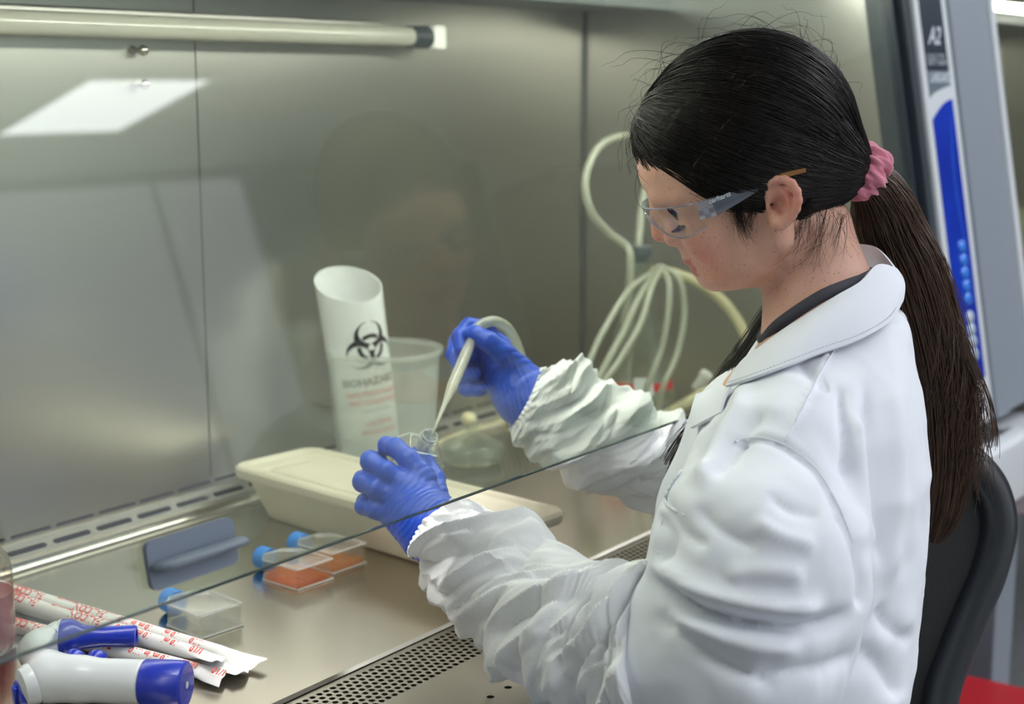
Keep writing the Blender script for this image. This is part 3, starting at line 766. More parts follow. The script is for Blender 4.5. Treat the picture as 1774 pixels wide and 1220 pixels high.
# pipette controller lying on its side
m_pc_w = mat('controller_white', (206, 212, 218), .32, coat=.3); m_pc_b = mat('controller_blue', (14, 44, 172), .33, coat=.2); m_hole = mat('hole_dark', (12, 12, 16), .5)
zc_ = .0225
h0 = at_z(84, 1174, zc_); h1 = at_z(250, 1183, zc_)
n0_ = at_z(106, 1105, zc_ + .003); n1_ = at_z(219, 1102, zc_ + .003); hd = at_z(70, 1128, zc_)
pc = thing('pipette_controller', 'white and royal blue pistol-grip pipette controller lying on its side', 'pipette controller', (h0[0], h0[1], 0))
lo = np.min([h0, h1, n0_, hd], 0) - .04; hi = np.max([h0, h1, n0_, hd], 0) + .04; lo[2] = -.006; hi[2] = .08
ax3 = axes3(lo, hi, .0016); P = gridP(*ax3)
dh = (h1 - h0) / np.linalg.norm(h1 - h0)
D = chain(P, [h0, h0 + dh * .03, h1], [.0205, .0200, .0212], .01)
D = smin(D, chain(P, [n0_ - (n1_ - n0_) / np.linalg.norm(n1_ - n0_) * .002, hd, h0], [.0168, .0185, .0200], .012), .016)
cutd = ((P[0] - h1[0]) * dh[0] + (P[1] - h1[1]) * dh[1] + (P[2] - h1[2]) * dh[2]); D = smax(D, cutd, .001)
dn = (n1_ - n0_) / np.linalg.norm(n1_ - n0_); D = smax(D, np.minimum(((P[0] - n0_[0]) * dn[0] + (P[1] - n0_[1]) * dn[1] + (P[2] - n0_[2]) * dn[2]), (cutd * -1 + .0) * 1e3 * 0 + ((P[0] - n0_[0]) * dn[0] + (P[1] - n0_[1]) * dn[1] + (P[2] - n0_[2]) * dn[2]) - 1 * np.where(cap(P, h0, h1, .029) < 0, 1, 0)), .001)
V, Q = nets(D.astype(np.float32), *ax3); V = relax(V, Q, 3)
pcb = qobj('controller_body', V, Q, m_pc_w, pc)
def along(a, d_, prof, nn=28): 
    z = np.array(d_, float); x = np.cross(z, [0, 0, 1.0]); M_ = basis(x, None, z); g = lathe(prof, nn); return xf(g, a, M=M_)
wobj('end_cap', along(h1 + dh * .0004, dh, [(.0214, 0), (.0220, .001), (.0224, .032), (.0218, .0385), (.0195, .0405)], 36), m_pc_b, pc, smooth=.7)
wobj('cap_port', along(h1 + dh * .0408, dh, [(.0022, 0), (.0034, 0), (.0034, .0005), (.0022, .0005)], 16), m_pc_w, pc, smooth=.7)
wobj('nose_cone', along(n0_ + dn * .0002, dn, [(.0178, 0), (.0184, .002), (.0182, .011), (.0150, .016), (.0118, .022), (.0102, .040), (.0104, .072), (.0094, .0735), (.0066, .0737), (.006, .064)], 32), m_pc_b, pc, smooth=.8)
wobj('nose_collar', along(n0_ - dn * .002, dn, [(.0174, 0), (.0182, .0005), (.0182, .0025), (.0170, .003)], 32), m_pc_w, pc, smooth=.7)
for q_ in ((130, 1141), (168, 1142)):   # the two trigger buttons between nose and grip
    b0 = at_z(q_[0], q_[1], .030); td = np.cross([0, 0, 1.0], dh); td *= (1 if td @ (n0_ - h0) > 0 else -1); td = td * .8 + np.array([0, 0, .6]); td /= np.linalg.norm(td)
    tr_ = wobj('trigger', along(b0 - td * .006, td, [(.0085, 0), (.0092, .003), (.0092, .010), (.0082, .0115), (.006, .0118)], 24), m_pc_b, pc, smooth=.7)
    wobj('trigger_face', along(b0 + td * .0056, td, [(.0052, 0), (.0048, .0012), (.002, .0016)], 18), m_pc_w, tr_, smooth=.7)
pe = at_z(62, 1190, .02); pdv = np.array([-.55, -.62, .25]); pdv /= np.linalg.norm(pdv)
cdr = -.78 * RGT - .20 * UPV - .52 * FWD; cdr /= np.linalg.norm(cdr); c0 = h0 + np.array([0, 0, -.001]) + cdr * .0045
mh_ = wobj('motor_housing', along(c0, cdr, [(.0190, 0), (.0200, .006), (.0196, .0075), (.0196, .0085), (.0196, .014), (.0170, .0205), (.010, .0235)], 36), m_pc_w, pc, smooth=.7)
wobj('housing_seam', along(c0 + cdr * .0075, cdr, [(.0199, 0), (.02015, .0002), (.02015, .0007), (.0199, .0009)], 36), m_hole, mh_, smooth=.7)
lowd = -UPV * .8 - RGT * .6; lowd -= cdr * (lowd @ cdr); lowd /= np.linalg.norm(lowd)
bl = wobj('motor_cover', along(c0 + cdr * .0085 + lowd * .0062, cdr, [(.0140, 0), (.0146, .006), (.0142, .0125), (.0120, .0165), (.006, .0180)], 30), m_pc_b, pc, smooth=.8)
wobj('cover_latch', xf(bevel(box(-.0035, .0035, -.010, .010, 0, .004), .0015), c0 + cdr * .0255 + lowd * .007, M=basis(np.cross(cdr, lowd), None, cdr)), m_pc_b, bl, smooth=.6)
V, F = text_geo('accu-jet pro', .0052, 0, .0001); kx = V[:, 0].max()
tx = (hd - n0_) / np.linalg.norm(hd - n0_); ty = np.cross([0, 0, 1.0], tx); tp = n0_ + (hd - n0_) * .55
pts_ = []
for v in V:
    a = (v[0] - kx * .5) / .0185; pts_.append(tuple(tp - tx * (v[1] - .002) + (ty * math.sin(a) * (-1) + np.array([0, 0, 1.0]) * math.cos(a)) * .0187))
wobj('lettering', (pts_, F), m_pc_b, pc)

# bottle of red medium at the left edge
m_bglass = clear_mat('bottle_glass', (248, 246, 244), .05, .0, haze=.004)
m_redmed = clear_mat('red_medium', (196, 26, 44), .03, .03, haze=.9, haze_col=(186, 10, 34), trans_haze=.4)
bc_ = at_z(-37, 1128, 0)
bt = thing('media_bottle', 'glass bottle of red medium cut off by the left edge', 'bottle', (float(bc_[0]), float(bc_[1]), 0))
obj('glass', lathe([(.033, .0008), (.037, .004), (.0375, .02), (.0375, .085), (.034, .098), (.024, .112), (.018, .120), (.0165, .132), (.0165, .150), (.0145, .150), (.0145, .122), (.032, .097), (.0368, .084), (.0368, .006), (.02, .004)], 40), m_bglass, bt, .9)
obj('red_medium', lathe([(.032, .005), (.0366, .008), (.0366, .062), (.035, .0625)], 40), m_redmed, bt, .9)
obj('cap', lathe([(.0205, .130), (.0215, .131), (.0215, .152), (.019, .1545)], 36), mat('bottle_cap_orange', (226, 110, 40), .45), bt, .7)

# vacuum trap at the back right: filter flask, stopper, red tape, tubing
m_tg = clear_mat('trap_glass', (250, 252, 249), .05, .0, haze=.03)
m_tubing = clear_mat('tubing_milky', (222, 224, 210), .05, .2, haze=.62, haze_col=(226, 228, 214), trans_haze=.4)
m_hose = mat('hose_cream', (206, 198, 160), .4, spec=.4)
m_stop = mat('stopper_grey', (88, 94, 102), .5); m_tape = mat('tape_red', (214, 50, 44), .5)
YT = 1.235; tb = at_y(1103, 600, YT); TX = float(tb[0]); 
vt = thing('vacuum_flask', 'conical glass vacuum flask with grey stopper and red tape behind the draped tubes', 'flask', (TX, YT, 0))
zs_ = float(at_y(1105, 445, YT)[2])
obj('glass', lathe([(.070, .0008), (.076, .004), (.078, .012), (.070, .05), (.050, .13), (.030, .21), (.021, .245), (.0195, zs_), (.022, zs_ + .002), (.0185, zs_ + .002), (.018, .246), (.048, .128), (.073, .013), (.02, .004)], 40), m_tg, vt, .9)
obj('waste_liquid', lathe([(.069, .0045), (.0735, .012), (.066, .05), (.06, .0505)], 36), clear_mat('waste_pale', (214, 202, 178), .03, .05, haze=.12, haze_col=(200, 186, 150)), vt, .9)
obj('stopper', lathe([(.0172, zs_ - .008), (.0185, zs_ + .0025), (.022, zs_ + .003), (.0225, zs_ + .016), (.021, zs_ + .0175)], 28), m_stop, vt, .7)
obj('side_arm', tube([(-.022, -.01, .225), (-.050, -.02, .232), (-.062, -.024, .232)], .0055, 10), m_tg, vt, 1)
zt = float(at_y(1090, 664, YT)[2]); rt = lambda z: .070 - (z - .05) * .25
V = [((rt(z) + .001) * math.cos(a), (rt(z) + .001) * math.sin(a), z) for z in (zt - .0065, zt + .0065) for a in np.linspace(math.radians(136), math.radians(288), 30)]
obj('red_tape', (V, [(i, i + 1, 30 + i + 1, 30 + i) for i in range(29)]), m_tape, vt, 1)
obj('white_label', ([(x * .985, y * .985, z) for x, y, z in [((rt(z) + .0025) * math.cos(a), (rt(z) + .0025) * math.sin(a), z) for z in (zt - .012, zt + .016) for a in np.linspace(math.radians(208), math.radians(238), 8)]], [(i, i + 1, 9 + i, 8 + i) for i in range(7)]), m_sleeve, vt)
def path_y(pts): return [at_y(x, y, Y) for x, y, Y in pts]
tag(obj('loop_tubing', tube(cr(path_y([(1106, 428, 1.235), (1112, 360, 1.25), (1122, 290, 1.26), (1112, 246, 1.26), (1075, 236, 1.255), (1035, 258, 1.25), (1014, 312, 1.245), (1024, 366, 1.235), (1056, 404, 1.225), (1084, 425, 1.21), (1092, 448, 1.20), (1090, 500, 1.20), (1082, 560, 1.21)]), 6), .0062, 12), m_tubing, None, 1),
    'milky tube arching in a loop above the grey stopper', 'tubing')
drape = [([(1140, 466, 1.20), (1092, 500, 1.175), (1050, 565, 1.165), (1022, 625, 1.165), (1012, 672, 1.17), (1018, 715, 1.18)], 'milky tube draped furthest left from the trap bundle'),
         ([(1142, 464, 1.19), (1110, 510, 1.16), (1080, 575, 1.155), (1050, 630, 1.155), (1028, 676, 1.16), (1030, 720, 1.17)], 'milky tube hanging second from the left in the trap bundle'),
         ([(1146, 462, 1.18), (1128, 500, 1.15), (1110, 560, 1.14), (1072, 626, 1.14), (1044, 668, 1.145), (1040, 715, 1.16)], 'milky tube crossing the middle of the trap bundle'),
         ([(1140, 462, 1.19), (1158, 486, 1.155), (1158, 540, 1.145), (1146, 605, 1.145), (1122, 668, 1.15), (1110, 720, 1.165)], 'milky tube hanging over the red tape'),
         ([(1146, 462, 1.18), (1176, 482, 1.15), (1186, 540, 1.14), (1174, 610, 1.14), (1150, 668, 1.145), (1136, 720, 1.16)], 'milky tube hanging furthest right in the trap bundle')]
for pts, lab in drape:
    tag(obj('draped_tubing', tube(cr(path_y(pts), 6), .0050, 10), m_tubing, None, 1), lab, 'tubing', 'tubes draped over the vacuum trap')
tag(obj('vacuum_hose', tube(cr(path_y([(1132, 470, 1.215), (1168, 474, 1.215), (1212, 492, 1.19), (1252, 522, 1.16), (1284, 566, 1.13), (1298, 615, 1.11), (1285, 660, 1.11), (1240, 672, 1.13), (1195, 695, 1.15), (1150, 722, 1.17), (1110, 742, 1.16)]), 6), .0088, 12), m_hose, None, 1),
    'thick cream vacuum hose curving away behind the face', 'hose')
cn = at_y(1216, 660, 1.165)
tag(obj('tube_connector', xf(lathe([(.007, -.018), (.009, -.014), (.009, .004), (.0115, .006), (.0115, .014), (.007, .018)], 20), cn, (.5, .35, 0)), m_cap_white, None, .7), 'white plastic tube connector beside the cream hose', 'connector')
# low clear glassware behind the held flask
gx = at_z(818, 800, 0.0)
gf = thing('glass_dish', 'clear glass dish with a pale knobbed lid behind the gloved hand', 'dish', tuple(gx))
obj('dish', lathe([(.040, .0008), (.044, .004), (.046, .022), (.044, .022), (.042, .006), (.02, .004)], 36), m_tg, gf, .9)
gl_ = obj('dish_lid', lathe([(.0475, .014), (.0485, .016), (.0485, .026), (.045, .030), (.020, .040), (.010, .046), (.009, .056), (.007, .056), (.006, .046), (.044, .027), (.046, .014)], 36), m_tg, gf, .9)
obj('lid_knob', ball((-.008, 0, .068), .0125, 18, 10, (1, 1, .85)), mat('knob_ivory', (222, 212, 170), .4), gl_, 3)
tag(obj('surface_hose', tube(cr([at_z(740, 778, .007), at_z(790, 758, .007), at_z(850, 735, .007), at_z(920, 722, .007), at_z(990, 722, .007), at_z(1060, 735, .007)], 6), .0065, 10), m_hose, None, 1), 'cream hose lying along the steel behind the glass dish', 'hose')
# second cabinet contents, far right
for k, (px, py, z0, lab) in enumerate([(1768, 470, .0, 'red-banded bottle in the far cabinet at the right edge')]):
    p = at_y(px, py, 1.2)
    b_ = thing('reagent_bottle', lab, 'bottle', (float(p[0]) + .03, 1.2, -.002))
    obj('glass', lathe([(.05, .001), (.055, .006), (.055, .16), (.03, .2), (.022, .215), (.022, .25), (.018, .25), (.018, .21), (.05, .158), (.05, .008), (.02, .006)], 30), m_hose, b_, .9)
    obj('red_band', lathe([(.0555, .125), (.056, .126), (.056, .150), (.0555, .151)], 30), m_tape, b_, .7)
    obj('red_collar', lathe([(.0555, .06), (.056, .062), (.056, .078), (.0555, .08)], 30), m_tape, b_, .7)
tag(obj('coiled_tubing', tube(cr(path_y([(1752, 350, 1.18), (1765, 380, 1.18), (1775, 430, 1.19), (1768, 480, 1.2), (1780, 540, 1.2), (1790, 600, 1.2)]), 6), .012, 10), m_tubing, None, 1), 'pale tube hanging in the far cabinet', 'tubing')
# red bin on the floor at the lower right
rb_ = at_d(1790, 1285, 2.25)
bn = thing('waste_bin', 'red plastic waste bin at the lower right behind the chair', 'bin', (float(rb_[0]), float(rb_[1]), ZF + .001))
hb = float(rb_[2]) - ZF
m_redbin = mat('bin_red', (196, 30, 44), .4)
def rr3(a, b, z, r): return [(x, y, z) for x, y in rrect(-a, a, -b, b, r, 5)]
obj('body', loftpoly([rr3(.13, .13, 0, .03), rr3(.15, .15, .01, .04), rr3(.19, .19, hb - .03, .05)]), m_redbin, bn, .8)
obj('lid', loftpoly([rr3(.20, .20, hb - .03, .05), rr3(.205, .205, hb - .025, .05), rr3(.205, .205, hb - .006, .05), rr3(.19, .19, hb, .05)]), m_redbin, bn, .8)
# ------------------------------------------------------------------ the worker: head
TH = math.radians(24.0); PHI = math.radians(10.0); HS = 1793.0; HPX = (1290.0, 330.0); HDEP = FPX / HS
HO = at_d(HPX[0], HPX[1], HDEP)
_rd = HO - CAM; _rd /= np.linalg.norm(_rd)
_ri = RGT - _rd * (RGT @ _rd); _ri /= np.linalg.norm(_ri); _ui = np.cross(_ri, _rd)
_ui = _ui if _ui[2] > 0 else -_ui
hf_ = -_ri * math.cos(TH) - _ui * math.sin(TH)
_hu = -_ri * math.sin(TH) + _ui * math.cos(TH); _hl = -_rd
hu_ = _hu * math.cos(PHI) + _hl * math.sin(PHI); hl_ = _hl * math.cos(PHI) - _hu * math.sin(PHI)
HM = np.stack([hf_, hu_, hl_], 1)                       # columns: forward, up, left
def h2w(p): return np.asarray(p, float) @ HM.T + HO
def w2h(p): return (np.asarray(p, float) - HO) @ HM
def hp(px, py, l=0.0):
    dx, dy = px - HPX[0], py - HPX[1]; c, s = math.cos(TH), math.sin(TH)
    f = (-dx * c + dy * s) / HS; u = (-dx * s - dy * c) / HS
    return np.array([f, (u + l * math.sin(PHI)) / math.cos(PHI), l])

person = thing('person', 'seated worker in white lab coat, safety glasses and blue gloves pipetting into a flask', 'person', (float(HO[0]), float(HO[1]) - .1, ZF))

def ip(u, xs, ys): return np.interp(u, xs, ys).astype(np.float32)
def head_sdf(P):
    f, u, l = P; al = np.abs(l); Pm = (f, u, al)
    D = ell(P, (-.019, .047, 0), (.100, .086, .0725))
    us = np.linspace(-.10, .10, 81)
    def sm(xs, ys):
        y = np.interp(us, xs, ys); k = np.array([1, 2, 3, 2, 1]) / 9; return np.convolve(np.pad(y, 2, 'edge'), k, 'valid')
    fr = sm([-.10, -.09, -.083, -.077, -.071, -.064, -.056, -.045, -.035, -.02, 0, .02, .03, .045, .06, .08, .10], [.000, .020, .042, .060, .0685, .0715, .0725, .0735, .0745, .0745, .0752, .079, .0815, .0838, .082, .073, .055])
    wd = sm([-.10, -.09, -.08, -.07, -.06, -.045, -.03, -.01, .01, .03, .06, .08, .10], [.012, .024, .034, .043, .051, .0585, .0635, .0670, .0685, .068, .066, .060, .048])
    fb = sm([-.10, -.085, -.07, -.055, -.035, .0, .10], [-.045, -.040, -.035, -.035, -.045, -.055, -.06])
    uf = np.clip(u, -.0999, .0999); FRv, WDv, FBv = ip(uf, us, fr), ip(uf, us, wd), ip(uf, us, fb)
    fc = FBv * .35 + FRv * .10
    a = np.where(f > fc, FRv - fc, fc - FBv); n_ = np.where(f > fc, 2.35, 2.0)
    k = (np.abs((f - fc) / a) ** n_ + (al / WDv) ** n_) ** (1 / n_)
    F_ = (k - 1) * np.minimum(a, WDv) * .85
    F_ = np.maximum(F_, np.maximum(u - .095, -.094 - u))
    D = smin(D, F_, .018)
    D = smin(D, ell(P, (.018, -.062, 0), (.044, .026, .044)), .014)                       # under the chin
    D = smin(D, chain(Pm, [(.052, -.064, .010), (.020, -.058, .040), (-.012, -.045, .053), (-.022, -.02, .058)], [.0135, .0115, .0115, .011], .01), .012)
    D = smin(D, cap(P, (.0592, -.0615, -.004), (.0592, -.0615, .004), .0148), .010)       # chin
    D = smin(D, ell(Pm, (.048, -.018, .037), (.020, .020, .019)), .016)                   # cheek
    D = smin(D, chain(Pm, [(.074, .027, .008), (.070, .031, .028), (.054, .027, .046)], [.0085, .0085, .008], .008), .010)  # brow ridge
    D = smax(D, -ell(Pm, (.0790, .0065, .033), (.0125, .0120, .0165)), .012)              # eye socket
    D = smin(D, ell(Pm, (.0545, .0065, .0315), (.0132, .0125, .0135)), .003)              # lowered lid
    D = smin(D, chain(Pm, [(.0672, -.0005, .024), (.0672, .0005, .033), (.0615, .0025, .042)], [.0016, .0017, .0014], .002), .003)   # lid margin
    # nose
    no = chain(P, [(.0745, .032, 0), (.0802, .022, 0), (.0857, .009, 0), (.0900, -.0050, 0)], [.0075, .0072, .0080, .0094], .006)
    no = smin(no, ell(Pm, (.0790, -.0135, .0108), (.0105, .0080, .0070)), .005)
    no = smin(no, cap(P, (.088, -.009, 0), (.0775, -.020, 0), .0042, .0045), .005)
    no = smin(no, chain(Pm, [(.080, .012, .004), (.0735, -.004, .0125), (.066, -.014, .019)], [.008, .0085, .007], .006), .008)
    no = smax(no, -ell(Pm, (.0845, -.0185, .0062), (.0052, .0042, .0028)), .002)
    D = smin(D, no, .0065)
    # lips
    def lip(f0, u0, r, w):
        pts = [(f0 - 14 * t * t, u0 + (.5 * abs(t) * (1 if u0 > -.045 else -.2)) * 0 - (.0022 if abs(t) > .018 else 0) * (1 if u0 > -.046 else -1), t) for t in np.linspace(-w, w, 9)]
        return chain(P, pts, [r * (1 - .62 * (abs(t) / w) ** 2) for t in np.linspace(-w, w, 9)], .003)
    D = smin(D, lip(.0752, -.0408, .0055, .0235), .0035)
    D = smin(D, lip(.0722, -.0512, .0056, .0215), .0035)
    D = smax(D, -cap(P, (.0810, -.0458, -.018), (.0810, -.0458, .018), .0022), .0028)
    D = smin(D, ell(P, (.0715, -.030, 0), (.0075, .011, .016)), .010)
    return D
def ear_sdf(P):
    lf, lb = .0700, .0845
    def e(px, py, l): return hp(1348 + (px - 1348) * .90, 350 + (py - 350) * .92, l)
    hx = [(1331, 350, .0715), (1325, 340, .0725), (1323, 326, .0735), (1329, 314, .0765), (1341, 309, .079), (1355, 309, .082), (1368, 316, .085), (1377, 330, .087), (1380, 346, .0875), (1377, 361, .086), (1370, 374, .083), (1361, 383, .080), (1351, 389, .078)]
    D = chain(P, [e(*q) for q in hx], [.0024, .0027, .0029, .0032, .0034, .0035, .0036, .0036, .0035, .0034, .0035, .0040, .0048], .003)
    D = smin(D, chain(P, [e(1351, 388, .077), e(1343, 387, .0755), e(1337, 379, .0735)], [.0050, .0052, .0040], .004), .004)
    D = smin(D, chain(P, [e(1347, 324, .0775), e(1359, 332, .0805), e(1364, 346, .0815), (e(1361, 360, .080)), e(1352, 370, .0775), e(1343, 372, .0755)], [.0022, .0027, .0030, .0031, .0032, .0030], .003), .0035)
    D = smin(D, cap(P, e(1364, 322, .080), e(1362, 336, .0805), .0022), .003)
    D = smin(D, chain(P, [e(1329, 346, .0715), e(1331, 356, .0735), e(1333, 366, .0725)], [.0030, .0036, .0028], .003), .003)   # tragus
    n = np.array([0, 0, 1.0])
    plate = chain(P, [e(1346, 318, .0735), e(1362, 330, .0775), e(1366, 350, .0785), e(1358, 368, .0770), e(1346, 380, .0745)], [.0036, .0042, .0044, .0044, .0046], .006)
    plate = smin(plate, chain(P, [e(1338, 330, .0705), e(1346, 350, .0705), e(1340, 372, .0705)], [.0045, .0075, .0055], .008), .006)
    plate = smin(plate, chain(P, [e(1324, 316, .0690), e(1332, 330, .0695), e(1336, 346, .0690)], [.0055, .0070, .0060], .006), .006)
    D = smin(D, plate, .0022)
    D = smin(D, chain(P, [e(1350, 330, .066), e(1356, 350, .066), e(1346, 372, .066)], [.008, .010, .008], .008), .004)
    D = smax(D, -ell(P, e(1345, 355, .0795), (.0078, .0094, .0068)), .0025)      # concha bowl
    D = smax(D, -cap(P, e(1335, 356, .075), e(1333, 356, .064), .0030), .0015)     # canal
    return D

# torso frame: chest turned a little to the left
AZ = math.radians(112.0)
FT = np.array([math.cos(AZ), math.sin(AZ), 0]); LT = np.array([-math.sin(AZ), math.cos(AZ), 0]); ZU = np.array([0, 0, 1.0])
if LT @ hl_ < 0: LT = -LT
TD = 1.46
SHL = at_d(1345, 800, 1.315); MAL = at_d(1312, 980, 1.265); ELL_ = at_d(1290, 1130, 1.255)
WRL = at_d(757, 922, 1.475); FAL = at_d(985, 1100, 1.355)
SHR = at_d(1400, 790, 1.60); ELR = at_d(1268, 862, 1.80); WRR = at_d(915, 690, 1.715)
NB = at_d(1432, 560, TD); CH = at_d(1392, 760, TD); WA = at_d(1350, 1060, TD); PE = at_d(1340, 1400, TD)

fine = .0018
def axis_mix(lo, a, b, hi, hc=.014):
    x0 = list(np.arange(a - hc, lo - hc, -hc))[::-1]; x2 = list(np.arange(b + hc, hi + hc, hc))
    return np.array(x0 + list(np.arange(a, b, fine)) + x2, np.float32)
body_pts = np.array([w2h(p) for p in (SHL, MAL, ELL_, WRL, SHR, ELR, WRR, PE)]); lo_, hi_ = body_pts.min(0) - .16, body_pts.max(0) + .16
xs = axis_mix(lo_[0], -.122, .104, hi_[0]); ys = axis_mix(lo_[1], -.135, .136, hi_[1]); zs = axis_mix(lo_[2], -.080, .094, hi_[2])
P = gridP(xs, ys, zs)
HW = lambda p: w2h(p)
NK0 = hp(1392, 405, 0.0); NK1 = HW(NB)
D = cap(P, HW(CH), HW(WA), .095, .09)
D = smin(D, cap(P, HW(WA), HW(PE), .09, .11), .04)
D = smin(D, cap(P, HW(SHL), HW(SHR), .04), .04)
D = smin(D, cap(P, HW(SHL), HW(ELL_), .042, .04), .02)
D = smin(D, chain(P, [HW(ELL_), HW(FAL), HW(WRL)], [.04, .036, .026], .01), .01)
D = smin(D, cap(P, HW(SHR), HW(ELR), .042, .034), .02)
D = smin(D, cap(P, HW(ELR), HW(WRR), .032, .024), .01)
D = smin(D, chain(P, [NK0, hp(1412, 480, 0), NK1], [.0480, .0490, .058], .01), .02)
D = smin(D, cap(P, NK1, HW((NB + SHL) / 2), .045, .05), .03); D = smin(D, cap(P, NK1, HW((NB + SHR) / 2), .045, .05), .03)
D = np.array(np.broadcast_to(D, (len(xs), len(ys), len(zs)))).astype(np.float32)
def sub(lo, hi):
    s = []
    for a, l0, h0_ in zip((xs, ys, zs), lo, hi): s.append(slice(int(np.searchsorted(a, l0)), int(np.searchsorted(a, h0_))))
    return tuple(s), gridP(xs[s[0]], ys[s[1]], zs[s[2]])
s_, Ps = sub((-.125, -.115, -.082), (.107, .140, .082))
H_ = head_sdf(Ps).astype(np.float32)
D[s_] = smin(D[s_], H_, .012)
s_, Ps = sub((-.075, -.085, .050), (.035, .04, .096))
D[s_] = smin(D[s_], ear_sdf(Ps).astype(np.float32), .0022)
V, Q = nets(D, xs, ys, zs)
wv = np.ones(len(V)); V = relax(V, Q, 2)
skin_n = vnormals(V, Q)
# pigment: blush on cheeks, nose and ears, lips, brows (belongs to the skin, independent of light)
vf, vu, vl = V[:, 0], V[:, 1], np.abs(V[:, 2])
g3 = lambda c, r: np.exp(-(((vf - c[0]) / r[0]) ** 2 + ((vu - c[1]) / r[1]) ** 2 + ((vl - c[2]) / r[2]) ** 2))
blush = np.clip(.62 * g3((.058, -.030, .042), (.022, .020, .022)) + .5 * g3((.096, -.006, 0), (.016, .016, .018)) + .6 * np.exp(-((V - hp(1362, 345, .085)) ** 2).sum(1) / .024 ** 2) + .3 * g3((.05, -.06, .03), (.02, .012, .02)), 0, 1)
lipm = np.clip(1.4 * np.exp(-(((vu + .0415) / .0046) ** 4)) * (vf > .060) * (vl < .021) + 1.4 * np.exp(-(((vu + .0515) / .0048) ** 4)) * (vf > .060) * (vl < .019), 0, 1) * np.clip((vf - (.0775 - 14 * vl ** 2 - .006)) / .003, 0, 1)
m_skin, nt, out = new_mat('skin')
p_ = N(nt, 'ShaderNodeBsdfPrincipled'); p_.inputs['Roughness'].default_value = .48; p_.inputs['Specular IOR Level'].default_value = .4
p_.inputs['Subsurface Weight'].default_value = .22; p_.inputs['Subsurface Radius'].default_value = (1, .35, .2); p_.inputs['Subsurface Scale'].default_value = .005
a1 = N(nt, 'ShaderNodeAttribute', attribute_name='blush'); a2 = N(nt, 'ShaderNodeAttribute', attribute_name='lipm')
tc = N(nt, 'ShaderNodeTexCoord'); nz = N(nt, 'ShaderNodeTexNoise', i_Scale=70.0, i_Detail=5.0); L(nt, tc, 'Object', nz, 'Vector')
mx0 = N(nt, 'ShaderNodeMix', data_type='RGBA'); mx0.inputs[6].default_value = lin((226, 181, 163)); mx0.inputs[7].default_value = lin((208, 160, 138)); L(nt, nz, 0, mx0, 0)
mx1 = N(nt, 'ShaderNodeMix', data_type='RGBA'); mx1.inputs[7].default_value = lin((214, 124, 114)); L(nt, mx0, 2, mx1, 6); L(nt, a1, 'Fac', mx1, 0)
vo = N(nt, 'ShaderNodeTexVoronoi', i_Scale=230.0); vo.inputs['Randomness'].default_value = 1; L(nt, tc, 'Object', vo, 'Vector')
fr_ = N(nt, 'ShaderNodeMapRange'); fr_.inputs[1].default_value = .30; fr_.inputs[2].default_value = .12; fr_.inputs[4].default_value = .5; L(nt, vo, 0, fr_, 0)
big = N(nt, 'ShaderNodeMapRange'); big.inputs[1].default_value = .48; big.inputs[2].default_value = .58; nz2 = N(nt, 'ShaderNodeTexNoise', i_Scale=150.0); L(nt, tc, 'Object', nz2, 'Vector'); L(nt, nz2, 0, big, 0)
bm_ = N(nt, 'ShaderNodeMath', operation='MULTIPLY'); L(nt, fr_, 0, bm_, 0); L(nt, big, 0, bm_, 1)
mx2 = N(nt, 'ShaderNodeMix', data_type='RGBA'); mx2.inputs[7].default_value = lin((136, 84, 64)); L(nt, mx1, 2, mx2, 6); L(nt, bm_, 0, mx2, 0)
mx3 = N(nt, 'ShaderNodeMix', data_type='RGBA'); mx3.inputs[7].default_value = lin((192, 118, 110)); L(nt, mx2, 2, mx3, 6); L(nt, a2, 'Fac', mx3, 0)
L(nt, mx3, 2, p_, 'Base Color')
bp_ = N(nt, 'ShaderNodeBump'); bp_.inputs['Strength'].default_value = .12; bp_.inputs['Distance'].default_value = .0006
nb = N(nt, 'ShaderNodeTexNoise', i_Scale=900.0, i_Detail=2.0); L(nt, tc, 'Object', nb, 'Vector'); L(nt, nb, 0, bp_, 'Height'); L(nt, bp_, 0, p_, 'Normal')
L(nt, p_, 0, out, 0)
body = qobj('body', h2w(V), Q, m_skin, person)
for nm, arr in (('blush', blush), ('lipm', lipm)):
    at_ = body.data.attributes.new(nm, 'FLOAT', 'POINT'); at_.data.foreach_set('value', arr.astype(np.float32))

# ---------------------------------------------------------------- hair
m_hair = mat('hair_dark', (29, 23, 21), .42, spec=.35, var=.5, var_scale=60)
m_hair_base = mat('hair_base', (20, 16, 15), .75, spec=.2)
m_hair_b = mat('hair_brown', (98, 72, 55), .38, spec=.55, var=.45, var_scale=50)
def hairline(f):
    pts = [(1098, 250), (1106, 262), (1130, 276), (1162, 292), (1195, 317), (1240, 336), (1268, 350), (1290, 350), (1310, 326), (1324, 306), (1350, 298), (1378, 304), (1388, 336), (1417, 366), (1456, 372), (1500, 385)]
    q = np.array([hp(x, y, .055 if 1190 < x < 1440 else .03)[:2] for x, y in pts]); o_ = np.argsort(q[:, 0]); return np.interp(f, q[o_, 0], q[o_, 1])
HC = np.array([-.022, .045, 0])
def cap_sdf(P):
    D = ell(P, HC, (.1035, .1005, .0815)); D = smin(D, ell(P, (.036, .078, 0), (.0420, .041, .063)), .016)
    D = smin(D, ell(P, (-.084, -.010, 0), (.036, .036, .042)), .02)      # gathered towards the tie
    return D
ax3 = axes3((-.14, -.09, -.095), (.10, .16, .095), .0026); P = gridP(*ax3)
C_ = cap_sdf(P); hl2 = hairline(ax3[0]).astype(np.float32)[:, None, None]
cut = (hl2 - P[1]) * .8
part = np.exp(-((P[2] + .012) / .0035) ** 2) * (P[0] > -.03) * (P[1] > .06) * .0035       # shallow parting
